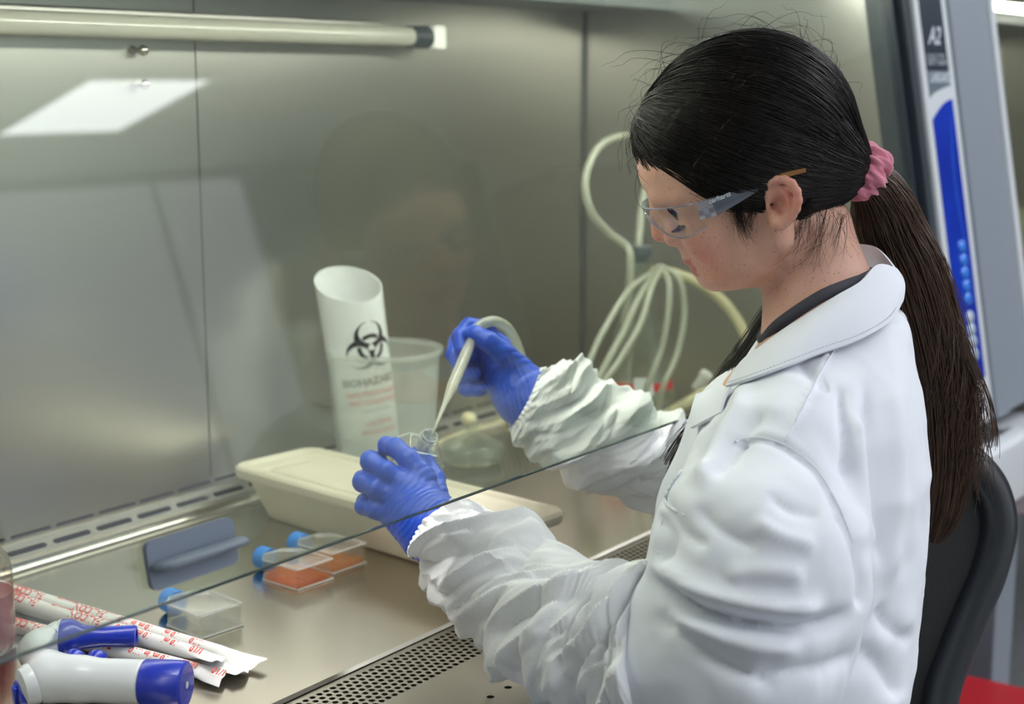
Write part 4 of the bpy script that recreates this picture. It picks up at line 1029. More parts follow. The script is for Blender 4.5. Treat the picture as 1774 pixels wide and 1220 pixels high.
Dh = smax(C_ + part, cut, .008).astype(np.float32)
Dh = np.array(np.broadcast_to(Dh, (len(ax3[0]), len(ax3[1]), len(ax3[2]))))
Vh, Qh = nets(Dh, *ax3); Vh = relax(Vh, Qh, 3)
hair = qobj('hair', h2w(Vh), Qh, m_hair_base, person)
def cap_radius(dirs):    # distance from HC to the cap surface along unit directions
    lo = np.full(len(dirs), .02); hi = np.full(len(dirs), .22)
    for _ in range(22):
        m = (lo + hi) / 2; p = HC + dirs * m[:, None]; d = cap_sdf((p[:, 0], p[:, 1], p[:, 2])); lo = np.where(d < 0, m, lo); hi = np.where(d < 0, hi, m)
    return (lo + hi) / 2
rng = np.random.RandomState(7)
def strands(paths, rad, n=3):
    """paths (S,K,3), rad (S,K): thin three-sided strands in one mesh"""
    S, K, _ = paths.shape; T = np.gradient(paths, axis=1); T /= np.linalg.norm(T, axis=2, keepdims=True) + 1e-9
    A = np.cross(T, np.array([.37, .81, .45])); A /= np.linalg.norm(A, axis=2, keepdims=True) + 1e-9; B = np.cross(T, A)
    V = np.stack([paths + rad[..., None] * (A * math.cos(a) + B * math.sin(a)) for a in (2 * math.pi * k / n for k in range(n))], 2).reshape(-1, 3)
    base = (np.arange(S)[:, None, None] * K + np.arange(K - 1)[None, :, None]) * n; k = np.arange(n)[None, None, :]; k2 = (k + 1) % n
    Q = np.stack([base + k, base + k2, base + n + k2, base + n + k], -1).reshape(-1, 4)
    return V, Q
S3 = hp(1488, 300, .008)                                   # where the hair is tied
# roots: along the parting, the front hairline and scattered over the cap
nS = 5200
dd_ = rng.normal(size=(nS * 8, 3)); dd_ /= np.linalg.norm(dd_, axis=1, keepdims=True)
pp_ = HC + dd_ * cap_radius(dd_)[:, None]
ok_ = (pp_[:, 1] > hairline(pp_[:, 0]) - .002) & (pp_[:, 0] > -.085) & (rng.rand(len(dd_)) < np.where(pp_[:, 0] > 0, 1.0, .45))
roots = dd_[ok_][:nS]; nS = len(roots)
K = 16; t = np.linspace(0, 1, K)[None, :, None]
d1 = S3 - HC; d1 = d1 / np.linalg.norm(d1)
d1s = d1 + rng.normal(size=(nS, 3)) * .05
om = np.arccos(np.clip((roots * d1).sum(1), -1, 1))[:, None, None]
dirs = (np.sin((1 - t) * om) * roots[:, None] + np.sin(t * om) * d1s[:, None]) / (np.sin(om) + 1e-6)
sag = np.sin(np.pi * t) * (.10 * rng.normal(size=(nS, 1, 1)) * .5 - .06)          # strands droop a little on their way back
dirs = dirs + np.array([0, 1.0, 0]) * sag * np.clip(1 - np.abs(roots[:, None, 1:2]) * .4, .3, 1)
dirs /= np.linalg.norm(dirs, axis=2, keepdims=True)
R_ = cap_radius(dirs.reshape(-1, 3)).reshape(nS, K)
off = rng.uniform(-.0012, .0022, (nS, 1)) + .0012 * np.sin(t[..., 0] * rng.uniform(3, 9, (nS, 1)) + rng.rand(nS, 1) * 6) * .5
pa = HC + dirs * (R_ + off)[..., None]
rad = rng.uniform(.00028, .00062, (nS, 1)) * np.clip(np.minimum(t[..., 0] * 8 + .3, 1), 0, 1)
V, Q = strands(pa, rad); qobj('hair_strands', h2w(V), Q, m_hair, hair, kind='stuff')
# flyaway hairs above the head and loose strands at temple, ear and nape
fl = []
for k in range(150):
    d = rng.normal(size=3); d[1] = abs(d[1]) + .15; d[0] -= .2; d /= np.linalg.norm(d)
    r = cap_radius(d[None])[0]; p0 = HC + d * r; tn = np.cross(d, [0, 0, 1.0]) * (1 if rng.rand() < .75 else -1) + rng.normal(size=3) * .35
    Lh = rng.uniform(.02, .055); hgt = rng.uniform(.003, .016)
    q = [p0 + tn * Lh * s + d * hgt * math.sin(min(1, s * 1.25) * math.pi * .75) - d * .012 * max(0, s - .6) for s in np.linspace(0, 1, K)]
    fl.append(q)
def loose(a, b, c, nn, sp, l0, lsp=.004):
    for k in range(nn):
        j = rng.normal(size=(3, 2)) * np.array([[sp * .6], [sp], [sp * 1.3]]); e_ = rng.uniform(.55, 1.15)
        pts = [hp(a[0] + j[0, 0], a[1] + j[0, 1] * .6, l0 + rng.normal() * .001), hp(b[0] + j[1, 0], b[1] + j[1, 1], l0 + .001 + rng.normal() * .0015), hp(b[0] + (c[0] - b[0]) * e_ + j[2, 0], b[1] + (c[1] - b[1]) * e_ + j[2, 1], l0 - .003 + rng.normal() * lsp * .5)]
        u = np.linspace(0, 1, K)[:, None]; fl.append(list((1 - u) ** 2 * pts[0] + 2 * u * (1 - u) * pts[1] + u * u * pts[2]))
loose((1290, 325), (1272, 370), (1298, 404), 90, 8, .0705)
loose((1268, 336), (1270, 352), (1284, 372), 90, 9, .0685)      # sideburn
loose((1316, 330), (1302, 362), (1296, 395), 45, 6, .0715)
loose((1392, 340), (1392, 390), (1372, 430), 50, 10, .060)      # behind the ear
loose((1425, 362), (1420, 410), (1388, 450), 34, 14, .054)
loose((1452, 368), (1448, 410), (1440, 455), 22, 14, .045)
loose((1150, 285), (1175, 300), (1200, 322), 30, 6, .052)
loose((1108, 255), (1120, 268), (1150, 290), 40, 5, .02, .02)
loose((1100, 230), (1088, 250), (1104, 290), 10, 6, .01, .02)
fl = np.array(fl); V, Q = strands(fl, np.full(fl.shape[:2], .00017) * np.linspace(1, .5, K)[None] * np.where(np.arange(len(fl)) < 150, 1.45, 1.0)[:, None]); qobj('loose_strands', h2w(V), Q, m_hair, hair, kind='stuff')
# brows and lashes
bl_ = []
for sgn in (1, -1):
    for k in range(70):
        s = rng.rand(); p0 = np.array([.0805 - .022 * s ** 1.6, .0285 + .0055 * math.sin(s * 2.6) + rng.normal() * .0012, sgn * (.012 + .036 * s)])
        dd = np.array([-.35, .25 - .3 * s, sgn * .9]); dd /= np.linalg.norm(dd); bl_.append([p0 + dd * .007 * q + np.array([.0022, 0, 0]) * math.sin(q * 3) for q in np.linspace(0, 1, 8)])
nb_ = len(bl_)
for sgn in (1, -1):
    for k in range(46):
        s = k / 45; p0 = np.array([.0692 - .0072 * s ** 2, -.0008 + .002 * s, sgn * (.022 + .021 * s)])
        dd = np.array([.9 - .5 * s, -.55, sgn * (.05 + .75 * s)]); dd /= np.linalg.norm(dd); bl_.append([p0 + dd * (.0125 * q) + np.array([0, .0036, 0]) * q * q + rng.normal(size=3) * .0002 for q in np.linspace(0, 1, 8)])
bl_ = np.array(bl_); rd_ = np.full(bl_.shape[:2], .00030); rd_[:nb_] = .00030; rd_ *= np.linspace(1, .35, 8)[None]
V, Q = strands(bl_, rd_); qobj('brows_and_lashes', h2w(V), Q, m_hair, hair, kind='stuff')

# ponytail: a core and strands, hanging down the back
def pd(px, py, d): return at_d(px, py, d)
core = cr([pd(1488, 303, 1.452), pd(1516, 330, 1.46), pd(1544, 400, 1.495), pd(1585, 500, 1.505), pd(1615, 620, 1.515), pd(1628, 740, 1.515), pd(1626, 850, 1.51), pd(1612, 940, 1.51)], 4)
wid = np.interp(np.linspace(0, 1, len(core)), [0, .08, .2, .4, .6, .8, .93, 1], [.010, .017, .027, .031, .030, .025, .018, .006])
Tc, Uc, Wc = frames(core)
pt_core = obj('ponytail', tuple(map(list, tube(core, wid * .72, 14))), m_hair_b, None, 3)
pt_core.parent = person; off_ = np.array(person.location); pt_core.data.transform(Matrix.Translation(Vector(-off_)))
nP = 2600; KP = 30; idx = np.linspace(0, len(core) - 1, KP); ii = np.clip(idx.astype(int), 0, len(core) - 2); ff = (idx - ii)[:, None]
cC = core[ii] * (1 - ff) + core[ii + 1] * ff; wC = np.interp(idx, np.arange(len(core)), wid); uC, vC = Uc[ii], Wc[ii]
ang = rng.rand(nP) * 2 * math.pi; rr_ = np.sqrt(rng.uniform(.35, 1.15, nP)); tt = np.linspace(0, 1, KP)
end = rng.uniform(.62, 1.06, nP)
sp = 1 + np.clip(rng.normal(size=nP), -1.5, 2.2)[:, None] * .22 * tt[None] ** 1.2
tw = ang[:, None] + rng.normal(size=nP)[:, None] * .5 * tt[None]
wob = .0038 * np.sin(tt[None] * rng.uniform(4, 12, (nP, 1)) + rng.rand(nP, 1) * 6)
pth = cC[None] + (uC[None] * np.cos(tw)[..., None] + vC[None] * np.sin(tw)[..., None]) * (wC[None] * rr_[:, None] * sp + wob)[..., None]
tt2 = tt[None] * end[:, None]; fi = np.clip(tt2 * (KP - 1), 0, KP - 1.001); i0 = fi.astype(int); fr2 = (fi - i0)[..., None]; ar = np.arange(nP)[:, None]
pth = pth[ar, i0] * (1 - fr2) + pth[ar, i0 + 1] * fr2
V, Q = strands(pth, rng.uniform(.00028, .0006, (nP, 1)) * np.linspace(1, .6, KP)[None]); qobj('ponytail_strands', V, Q, m_hair_b, pt_core, kind='stuff')
wisps = []
for k in range(230):     # stray locks to the right of the ponytail
    a = rng.rand(); y0 = 470 + 190 * a + rng.normal() * 12; x0 = np.interp(y0, [450, 560, 700], [1592, 1640, 1668])
    e = rng.rand() ** 1.5; pts = [pd(x0 - 18, y0 - 60, 1.49), pd(x0 + 18 + 26 * e, y0 + 40, 1.485), pd(x0 + 20 + 36 * e + rng.normal() * 10, y0 + 120, 1.48 + rng.normal() * .006), pd(x0 + 12 + 45 * e + rng.normal() * 18, y0 + 170 + 60 * rng.rand(), 1.48)]
    wisps.append(cr(pts, 10)[:30])
for k in range(26):
    j = rng.normal(size=2) * 5; pts = [pd(1668 + j[0], 590 + j[1], 1.48), pd(1690 + j[0], 640, 1.475), pd(1712 + j[0] * .7, 690 + j[1], 1.475), pd(1722 + j[0], 742 + j[1], 1.475), pd(1718 + j[0] * 1.5, 790 + j[1] * 2, 1.475)]
    wisps.append(cr(pts, 8)[:30])
wisps = np.array(wisps); V, Q = strands(wisps, np.full(wisps.shape[:2], .00028)); qobj('ponytail_wisps', V, Q, m_hair_b, pt_core, kind='stuff')
# hair falling in front over the far shoulder
lk = []
for k in range(420):
    j = rng.normal(size=2); g_ = rng.normal() * .012; s = rng.uniform(.45, 1.0)
    pts = [pd(1352 + j[0] * 6, 520 + j[1] * 6, 1.545 + g_), pd(1318 + j[0] * 9, 580 + j[1] * 5, 1.545 + g_), pd(1270 + j[0] * 11, 650, 1.55 + g_), pd(1228 + j[0] * 10, 715, 1.55 + g_), pd(1190 + j[0] * 11, 770 + j[1] * 6, 1.55 + g_), pd(1162 + j[0] * 9, 812 + j[1] * 9, 1.55 + g_)]
    c_ = cr(pts, 6); q = np.linspace(0, (len(c_) - 1) * s, 26); i_ = np.clip(q.astype(int), 0, len(c_) - 2); f_ = (q - i_)[:, None]; lk.append(c_[i_] * (1 - f_) + c_[i_ + 1] * f_)
lk = np.array(lk); V, Q = strands(lk, np.full(lk.shape[:2], .0004)); qobj('front_lock', V, Q, m_hair, person, kind='stuff')
# scrunchie
m_pink = mat('scrunchie_pink', (214, 128, 150), .75, sheen=.3, bump=.2, bump_scale=250)
sc_c = pd(1500, 298, 1.438); sdir = core[3] - core[0]; sdir /= np.linalg.norm(sdir); MSc = basis(np.cross(sdir, [0, 0, 1.0]), None, sdir)
nu, nv = 120, 26; V = []
for i in range(nu):
    a = 2 * math.pi * i / nu
    for j in range(nv):
        b = 2 * math.pi * j / nv; ruf = 1 + .22 * math.sin(9 * a + 1.3 * math.sin(b)) + .12 * math.sin(17 * a - 2 * b) + .07 * math.sin(29 * a + b * 2)
        rr2 = .0100 * ruf; R0 = .0175 + .0022 * math.sin(2 * a + .5)
        V.append(MSc @ np.array([(R0 + rr2 * math.cos(b)) * math.cos(a), (R0 + rr2 * math.cos(b)) * math.sin(a), rr2 * 1.35 * math.sin(b) + .002 * math.sin(5 * a)]) + sc_c)
Qs = [(i * nv + j, i * nv + (j + 1) % nv, ((i + 1) % nu) * nv + (j + 1) % nv, ((i + 1) % nu) * nv + j) for i in range(nu) for j in range(nv)]
qobj('scrunchie', np.array(V), np.array(Qs), m_pink, person, label='dusty pink scrunchie')

# ---------------------------------------------------------------- safety glasses
m_lens = clear_mat('lens_clear', (250, 251, 252), .05, .0, haze=.008); m_rimc = clear_mat('lens_rim', (205, 208, 222), .16, .1, haze=.22, haze_col=(214, 216, 232))
m_temple = mat('temple_smoke', (92, 98, 112), .3, coat=.3); m_tip = mat('temple_tip_amber', (150, 108, 62), .35)
gl = bpy.data.objects.new('safety_glasses', None); COL.objects.link(gl); gl.parent = person; gl['label'] = 'clear wraparound safety glasses'
gl.location = Vector(HO) - person.location
tb_ = [0, .2, .4, .6, .8, 1.0]; tops = [.0262, .0278, .0262, .0245, .0222, .0198]; bots = [.0200, .0165, .0055, -.0080, -.0105, -.0040]
def lens_pt(t_, v, o=0.0):
    a = abs(t_); top, bot = np.interp(a, tb_, tops), np.interp(a, tb_, bots)
    sm_ = lambda A: float(np.mean([np.interp(min(1, abs(a + d)), tb_, A) for d in (-.08, -.04, 0, .04, .08)]))
    top, bot = sm_(tops), sm_(bots); u = bot + (top - bot) * v
    f = .0955 - .049 * a ** 2.25 - .22 * max(0, .014 - u) ** 1.0 * .6 + o
    return np.array([f, u, t_ * .0685 * (1 + o * 3)])
nt2, nv2 = 64, 12; V = []; F = []
for o in (0, .0016):
    for i in range(nt2 + 1):
        for j in range(nv2 + 1): V.append(h2w(lens_pt(-1 + 2 * i / nt2, j / nv2, o)) - HO)
st_ = (nt2 + 1) * (nv2 + 1); idl = lambda s, i, j: s * st_ + i * (nv2 + 1) + j
for s in (0, 1): F += [(idl(s, i, j), idl(s, i + 1, j), idl(s, i + 1, j + 1), idl(s, i, j + 1)) for i in range(nt2) for j in range(nv2)]
F += [(idl(0, i, j), idl(0, i + 1, j), idl(1, i + 1, j), idl(1, i, j)) for j in (0, nv2) for i in range(nt2)] + [(idl(0, i, j), idl(0, i, j + 1), idl(1, i, j + 1), idl(1, i, j)) for i in (0, nt2) for j in range(nv2)]
ln = obj('lens', (V, F), m_lens, gl, 1.0)
edge = [h2w(lens_pt(-1 + 2 * i / nt2, 0, .0008)) - HO for i in range(nt2 + 1)]; edge2 = [h2w(lens_pt(-1 + 2 * i / nt2, 1, .0008)) - HO for i in range(nt2 + 1)]
obj('lens_rim', J(tube(edge, .0008, 6), tube(edge2, .0008, 6)), m_rimc, ln, 1)
for sgn in (1, -1):
    A = [hp(1214, 364, .0690), hp(1240, 357, .0715), hp(1276, 341, .0750), hp(1320, 319, .0770)]; hh = [.0085, .0088, .0062, .0036]
    B = [hp(1320, 319, .0770), hp(1348, 307, .0780), hp(1388, 297, .0780)]; hb_ = [.0034, .0030, .0020]
    def bar(pts, hs, th=.0013):
        rings = []
        for k, (p, h) in enumerate(zip(pts, hs)):
            p = np.array([p[0], p[1], p[2] * sgn]); d = (np.array(pts[min(k + 1, len(pts) - 1)]) - np.array(pts[max(k - 1, 0)])); d[2] = 0; d /= np.linalg.norm(d); up = np.array([d[1], -d[0], 0]); up = up if up[1] > 0 else -up
            rings.append([h2w(p + up * h * a + np.array([0, 0, th * b])) - HO for a, b in ((-.8, -1), (-1, 0), (-.8, 1), (0, 1.25), (.8, 1), (1, 0), (.8, -1), (0, -1.1))])
        return loftpoly(rings)
    A2 = cr(A, 4); h2_ = np.interp(np.linspace(0, 3, len(A2)), range(4), hh); tm = obj('temple', bar(list(A2[4:]), list(h2_[4:])), m_temple, gl, 1.0)
    obj('temple_front', bar(list(A2[:5]), list(h2_[:5])), m_rimc, tm, 1.0)
    obj('temple_tip', bar(list(cr(B, 4)), list(np.interp(np.linspace(0, 2, 9), range(3), hb_))), m_tip, tm, 1.0)
    hg = hp(1228, 365, .0715); hg[2] *= sgn
    obj('hinge', xf(bevel(box(-.0028, .0028, -.006, .004, -.0016, .0016), .0006), h2w(hg) - HO, M=HM), m_rimc, tm, .6)
    if sgn == 1:
        V, F = text_geo('carhartt', .0072, .15, .00025); a_, b_ = hp(1232, 350, .0742), hp(1268, 336, .0770); dr = (b_ - a_); w_ = V[:, 0].max(); dr_n = dr / np.linalg.norm(dr); up = np.cross(np.array([0, 0, 1.0]), dr_n); up = up if up[1] > 0 else -up
        kk = np.linalg.norm(dr) / w_
        obj('lettering', ([tuple(h2w(a_ + dr_n * v[0] * kk + up * (v[1] * kk * .95 - .001) + np.array([0, 0, .0016])) - HO) for v in V], F), m_pw, tm)
# ------------------------------------------------------------------ lab coat
m_coat = mat('coat_cotton', (234, 238, 246), .85, bump=.12, bump_scale=900, bump_dist=.0004, sheen=.1)
def to_px(Vw):
    q = Vw - CAM; z = q @ FWD; return np.stack([PCX + FPX * (q @ RGT) / z, PCY - FPX * (q @ UPV) / z], 1), z
ysl = [500, 560, 600, 640, 672, 700, 800, 900, 1000, 1100, 1220, 1400, 1700]
bx = [1562, 1574, 1580, 1586, 1592, 1597, 1604, 1603, 1596, 1583, 1560, 1540, 1530]
fx = [1440, 1390, 1340, 1300, 1235, 1205, 1168, 1135, 1118, 1112, 1110, 1090, 1060]
al_ = [.045, .085, .125, .150, .158, .165, .175, .175, .172, .170, .175, .190, .20]
cen = np.array([at_d((b + f) / 2, y, TD) for y, b, f in zip(ysl, bx, fx)]); zz = cen[:, 2]; o_ = np.argsort(zz)
bb = np.array([(b - f) / 2 / FPX * TD for b, f in zip(bx, fx)])
lo = np.min([SHL, ELL_, ELR, PE, CH], 0) - .15; hi = np.max([SHL, ELL_, ELR, CH, NB], 0) + .13; lo[2] = -.34; hi[2] = float(NB[2]) + .05
CF_ = at_d(1112, 1142, 1.292)      # where the coat sleeve ends on the near forearm
lo = np.minimum(lo, CF_ - .09)
hC = .0042; ax3 = axes3(lo, hi, hC); P = gridP(*ax3)
zc = ax3[2]; ci = lambda A: np.interp(zc, zz[o_], np.array(A)[o_]).astype(np.float32)[None, None, :]
cX, cY, aZ, bZ = ci(cen[:, 0]), ci(cen[:, 1]), ci(al_), ci(bb)
dx, dy = P[0] - cX, P[1] - cY; ql = dx * LT[0] + dy * LT[1]; qf = dx * FT[0] + dy * FT[1]
kk = (np.abs(ql / aZ) ** 2.4 + np.abs(qf / bZ) ** 2.4) ** (1 / 2.4)
T_ = ((kk - 1) * np.minimum(aZ, bZ) * .9).astype(np.float32)
T_ = smax(T_, P[2] - np.float32(NB[2] + .012), .01); T_ = smax(T_, np.float32(lo[2] + .02) - P[2], .01)
T_ = smin(T_, cap(P, NB + np.array([0, 0, -.03]), SHL + np.array([0, 0, -.005]), .045, .066), .05)
T_ = smin(T_, cap(P, NB + np.array([0, 0, -.03]), SHR + np.array([0, 0, -.005]), .045, .066), .05)
A_ = chain(P, [SHL + np.array([0, 0, -.03]), MAL, ELL_], [.074, .088, .083], .03)
A_ = smin(A_, chain(P, [ELL_, at_d(1190, 1150, 1.275), CF_], [.083, .074, .066], .02), .025)
cd = (CF_ - at_d(1190, 1150, 1.275)); cd /= np.linalg.norm(cd)
A_ = smax(A_, (P[0] - CF_[0]) * np.float32(cd[0]) + (P[1] - CF_[1]) * np.float32(cd[1]) + (P[2] - CF_[2]) * np.float32(cd[2]), .004)
R2 = at_d(1215, 840, 1.79)
B_ = chain(P, [SHR, ELR, R2], [.070, .066, .056], .02)
Dc = smin(smin(T_, A_, .020), B_, .02).astype(np.float32)
Vc, Qc = nets(Dc, *ax3); Vc = relax(Vc, Qc, 3); Nc = vnormals(Vc, Qc)
px, dep = to_px(Vc); facing = np.clip(-((Vc - CAM) / np.linalg.norm(Vc - CAM, axis=1)[:, None] * Nc).sum(1) * 2.5 + .2, 0, 1)
def polydist(px, pts):
    pts = np.array(pts, float); best = np.full(len(px), 1e9); side = np.zeros(len(px)); tpar = np.zeros(len(px)); tot = 0; seg = np.linalg.norm(np.diff(pts, axis=0), axis=1); Lt_ = seg.sum()
    for i in range(len(pts) - 1):
        a, b = pts[i], pts[i + 1]; d = b - a; t = np.clip(((px - a) @ d) / (d @ d), 0, 1); q = px - a - t[:, None] * d; r = np.hypot(q[:, 0], q[:, 1])
        m = r < best; best[m] = r[m]; side[m] = np.sign(d[0] * q[m, 1] - d[1] * q[m, 0]); tpar[m] = (tot + t[m] * seg[i]) / Lt_; tot += seg[i]
    return best, side, tpar
disp = np.zeros(len(Vc))
def fold(pts, w, amp, step=0.0, fade=.18):
    global disp
    r, s, t = polydist(px, cr([(x, y) for x, y in pts], 5)); e = np.clip(np.minimum(t, 1 - t) / fade, 0, 1); e = e * e * (3 - 2 * e)
    disp += 1.75 * amp * (np.exp(-(r / (w * .9)) ** 1.15) if amp < 0 else np.exp(-(r / w) ** 2)) * e * facing
    if step: disp += step * np.clip(-s, 0, 1) * np.exp(-(r / (w * 2.5)) ** 2) * np.clip(r / (w * .35), 0, 1) * e * facing
# armhole seam, sleeve folds and drape lines of the near side
fold([(1262, 768), (1310, 758), (1360, 772), (1410, 808), (1445, 860), (1458, 905)], 7, -.0035, .003, .08)
fold([(1455, 880), (1470, 910), (1490, 960), (1498, 1010), (1490, 1060)], 9, -.006, 0, .1)
fold([(1112, 985), (1150, 1022), (1210, 1056), (1290, 1078), (1370, 1088), (1440, 1078), (1490, 1050)], 13, -.013)
fold([(1120, 960), (1160, 995), (1220, 1028), (1300, 1048), (1380, 1056), (1440, 1044)], 18, .008)
fold([(1125, 1052), (1190, 1110), (1270, 1158), (1360, 1196)], 12, -.006)
fold([(1300, 1170), (1380, 1165), (1460, 1150), (1530, 1110)], 18, -.006)
fold([(1150, 1050), (1220, 1092), (1310, 1120), (1400, 1124)], 20, .006)
fold([(1130, 880), (1150, 930), (1140, 985)], 12, -.006)
fold([(1150, 850), (1165, 905), (1230, 950)], 11, -.005)
fold([(1455, 660), (1462, 720), (1468, 790), (1472, 840)], 10, -.006)
fold([(1480, 700), (1488, 790), (1498, 880), (1512, 960)], 13, .006)
fold([(1500, 640), (1508, 740), (1520, 860), (1530, 1000)], 14, -.006)
fold([(1548, 640), (1556, 760), (1556, 900), (1545, 1040)], 16, .004)
fold([(1440, 680), (1400, 640), (1380, 620)], 10, -.004)
fold([(1330, 700), (1300, 735), (1270, 790), (1225, 830)], 12, -.005)
fold([(1300, 660), (1265, 720), (1235, 800), (1200, 850)], 13, .005)
fold([(1270, 690), (1235, 740), (1205, 800)], 9, -.005)
fold([(1200, 870), (1250, 920), (1320, 950)], 16, -.004)
fold([(1330, 850), (1370, 880), (1430, 890)], 16, -.004)
fold([(1300, 900), (1350, 930), (1420, 950)], 14, .003)
fold([(1250, 1000), (1320, 990), (1400, 1000)], 18, .004)
fold([(1520, 1050), (1555, 1095), (1590, 1110)], 14, -.006)
fold([(1500, 1130), (1540, 1170), (1560, 1215)], 16, -.006)
fold([(1446, 572), (1425, 630), (1390, 705), (1358, 768)], 3.2, .0022, .0008, .05)     # shoulder seam
vn = VNoise(3)
big = vn(Vc * 13) * .0035 + vn(Vc * 29 + 7) * .0016 + vn(Vc * 60 + 3) * .0006 - np.abs(vn(Vc * 17 + 5)) * .004 - np.abs(vn(Vc * 41 + 9)) * .0016
Vc = Vc + Nc * (disp + big)[:, None]; Vc = relax(Vc, Qc, 1, .3, 0)
coat = qobj('lab_coat', Vc, Qc, m_coat, person, label='white cotton lab coat')
# helper: ribbon patch from two pixel curves with depths, given thickness
def patch(top, bot, n=24, m=6, th=.0016, bulge=.0, name='flap', mt=None, par=None, wave=0.0):
    A = cr([at_d(*q) for q in top], 8); B = cr([at_d(*q) for q in bot], 8)
    rs = lambda C, k: np.stack([np.interp(np.linspace(0, 1, k), np.linspace(0, 1, len(C)), C[:, c]) for c in range(3)], 1)
    A, B = rs(A, n), rs(B, n); G = np.zeros((n, m, 3)); 
    for j in range(m):
        t = j / (m - 1); G[:, j] = A * (1 - t) + B * t
    du = np.gradient(G, axis=0); dv = np.gradient(G, axis=1); Nn = np.cross(du, dv); Nn /= np.linalg.norm(Nn, axis=2, keepdims=True)
    if (Nn[n // 2, m // 2] @ (CAM - G[n // 2, m // 2])) < 0: Nn = -Nn
    G = G + Nn * (bulge * np.sin(np.pi * np.linspace(0, 1, m)) + wave * np.sin(np.linspace(0, 9, n))[:, None] * np.linspace(0, 1, m)[None])[..., None]
    V = np.concatenate([(G + Nn * th).reshape(-1, 3), (G - Nn * th).reshape(-1, 3)]); s = n * m; I = lambda k, i, j: k * s + i * m + j; F = []
    for k in (0, 1): F += [(I(k, i, j), I(k, i + 1, j), I(k, i + 1, j + 1), I(k, i, j + 1)) for i in range(n - 1) for j in range(m - 1)]
    F += [(I(0, i, j), I(0, i + 1, j), I(1, i + 1, j), I(1, i, j)) for j in (0, m - 1) for i in range(n - 1)] + [(I(0, i, j), I(0, i, j + 1), I(1, i, j + 1), I(1, i, j)) for i in (0, n - 1) for j in range(m - 1)]
    return wobj(name, (V, F), mt or m_coat, par or coat, smooth=.9)
pxc, depc = to_px(Vc); fc_ok = ((CAM - Vc) * vnormals(Vc, Qc)).sum(1) > 0
pxf, dpf = pxc[fc_ok], depc[fc_ok]
def on_coat(x, y, off=.002, r=9.0):      # depth of the cloth seen at a pixel, minus a small lift
    d = np.hypot(pxf[:, 0] - x, pxf[:, 1] - y); k = d < r
    return (x, y, float(np.percentile(dpf[k], 12)) - off) if k.any() else (x, y, 1.40 - off)
def seam_line(pts, r, name, m, lift=-.0007):
    q = cr([at_d(*on_coat(x, y, lift)) for x, y in cr(pts, 6)], 3); return wobj(name, tube(q, r, 6), m, coat, smooth=3)
col_top = [(1322, 600, 1.392), (1352, 576, 1.382), (1400, 545, 1.374), (1450, 513, 1.376), (1490, 488, 1.390), (1514, 462, 1.412), (1532, 459, 1.425), (1552, 466, 1.438)]
cb_ = [(1258, 671), (1310, 655), (1370, 632), (1430, 609), (1490, 588), (1540, 558), (1563, 522)]
dfall = [1.372, 1.352, 1.342, 1.340, 1.352, 1.385, 1.420]
col_bot = [(x, y, min(on_coat(x, y, .006)[2], d)) if i < 5 else (x, y, d) for i, ((x, y), d) in enumerate(zip(cb_, dfall))]
patch(col_top, col_bot, 44, 9, .0014, .005, 'collar', wave=.0008)
patch([(x, y + 2, d + .002) for x, y, d in col_top], [(1336, 600, 1.41), (1365, 585, 1.40), (1405, 565, 1.395), (1450, 540, 1.40), (1495, 515, 1.41), (1530, 500, 1.435), (1545, 495, 1.46)], 30, 5, .001, 0, 'collar_stand')
patch([(1552, 466, 1.440), (1535, 444, 1.446), (1516, 428, 1.452), (1490, 423, 1.460), (1466, 424, 1.470)], [(1556, 500, 1.440), (1540, 490, 1.447), (1520, 480, 1.452), (1500, 478, 1.458), (1476, 482, 1.465)], 20, 5, .0014, -.003, 'collar_back')
patch([(1336, 556, 1.50), (1318, 580, 1.49), (1296, 612, 1.475), (1280, 640, 1.462)], [(1330, 588, 1.485), (1312, 614, 1.475), (1290, 642, 1.462), (1262, 666, 1.45)], 20, 5, .0014, .004, 'collar')
hem = cr([at_d(x + (4 if i == 0 else 0), y - 9, d - .0045) for i, (x, y, d) in enumerate(col_bot)], 10)
m_thread = mat('thread_grey', (176, 184, 198), .8)
seg = [tube([hem[i], hem[i] + (hem[i + 1] - hem[i]) * .65], .00035, 5) for i in range(0, len(hem) - 1)]
wobj('collar_stitching', J(*seg), m_thread, coat)
# lapel, front edge, pocket mouth
oc = on_coat
def sk(x, y, o): return (x, y, oc(x, y, o)[2])
lp0 = oc(1236, 690, .003)[2]
patch([(1266, 672, sk(1266, 676, -.004)[2]), (1234, 677, lp0), (1206, 684, lp0 + .004)], [(1250, 716, sk(1250, 716, -.005)[2]), (1222, 730, sk(1222, 730, -.005)[2]), (1198, 742, sk(1206, 742, -.004)[2])], 16, 8, .0014, .002, 'lapel')
seam_line([(1180, 816), (1163, 838), (1153, 862), (1159, 878), (1188, 894)], .0013, 'pocket_mouth', m_coat, .001)
seam_line([(1152, 872), (1144, 920), (1140, 960)], .0007, 'pocket_seam', m_coat)
seam_line([(1264, 768), (1310, 758), (1360, 772), (1410, 808), (1444, 858), (1462, 898), (1478, 940)], .0007, 'armhole_seam', m_coat)
seam_line([(1446, 606), (1425, 640), (1392, 705), (1360, 766)], .0008, 'shoulder_seam', m_coat)
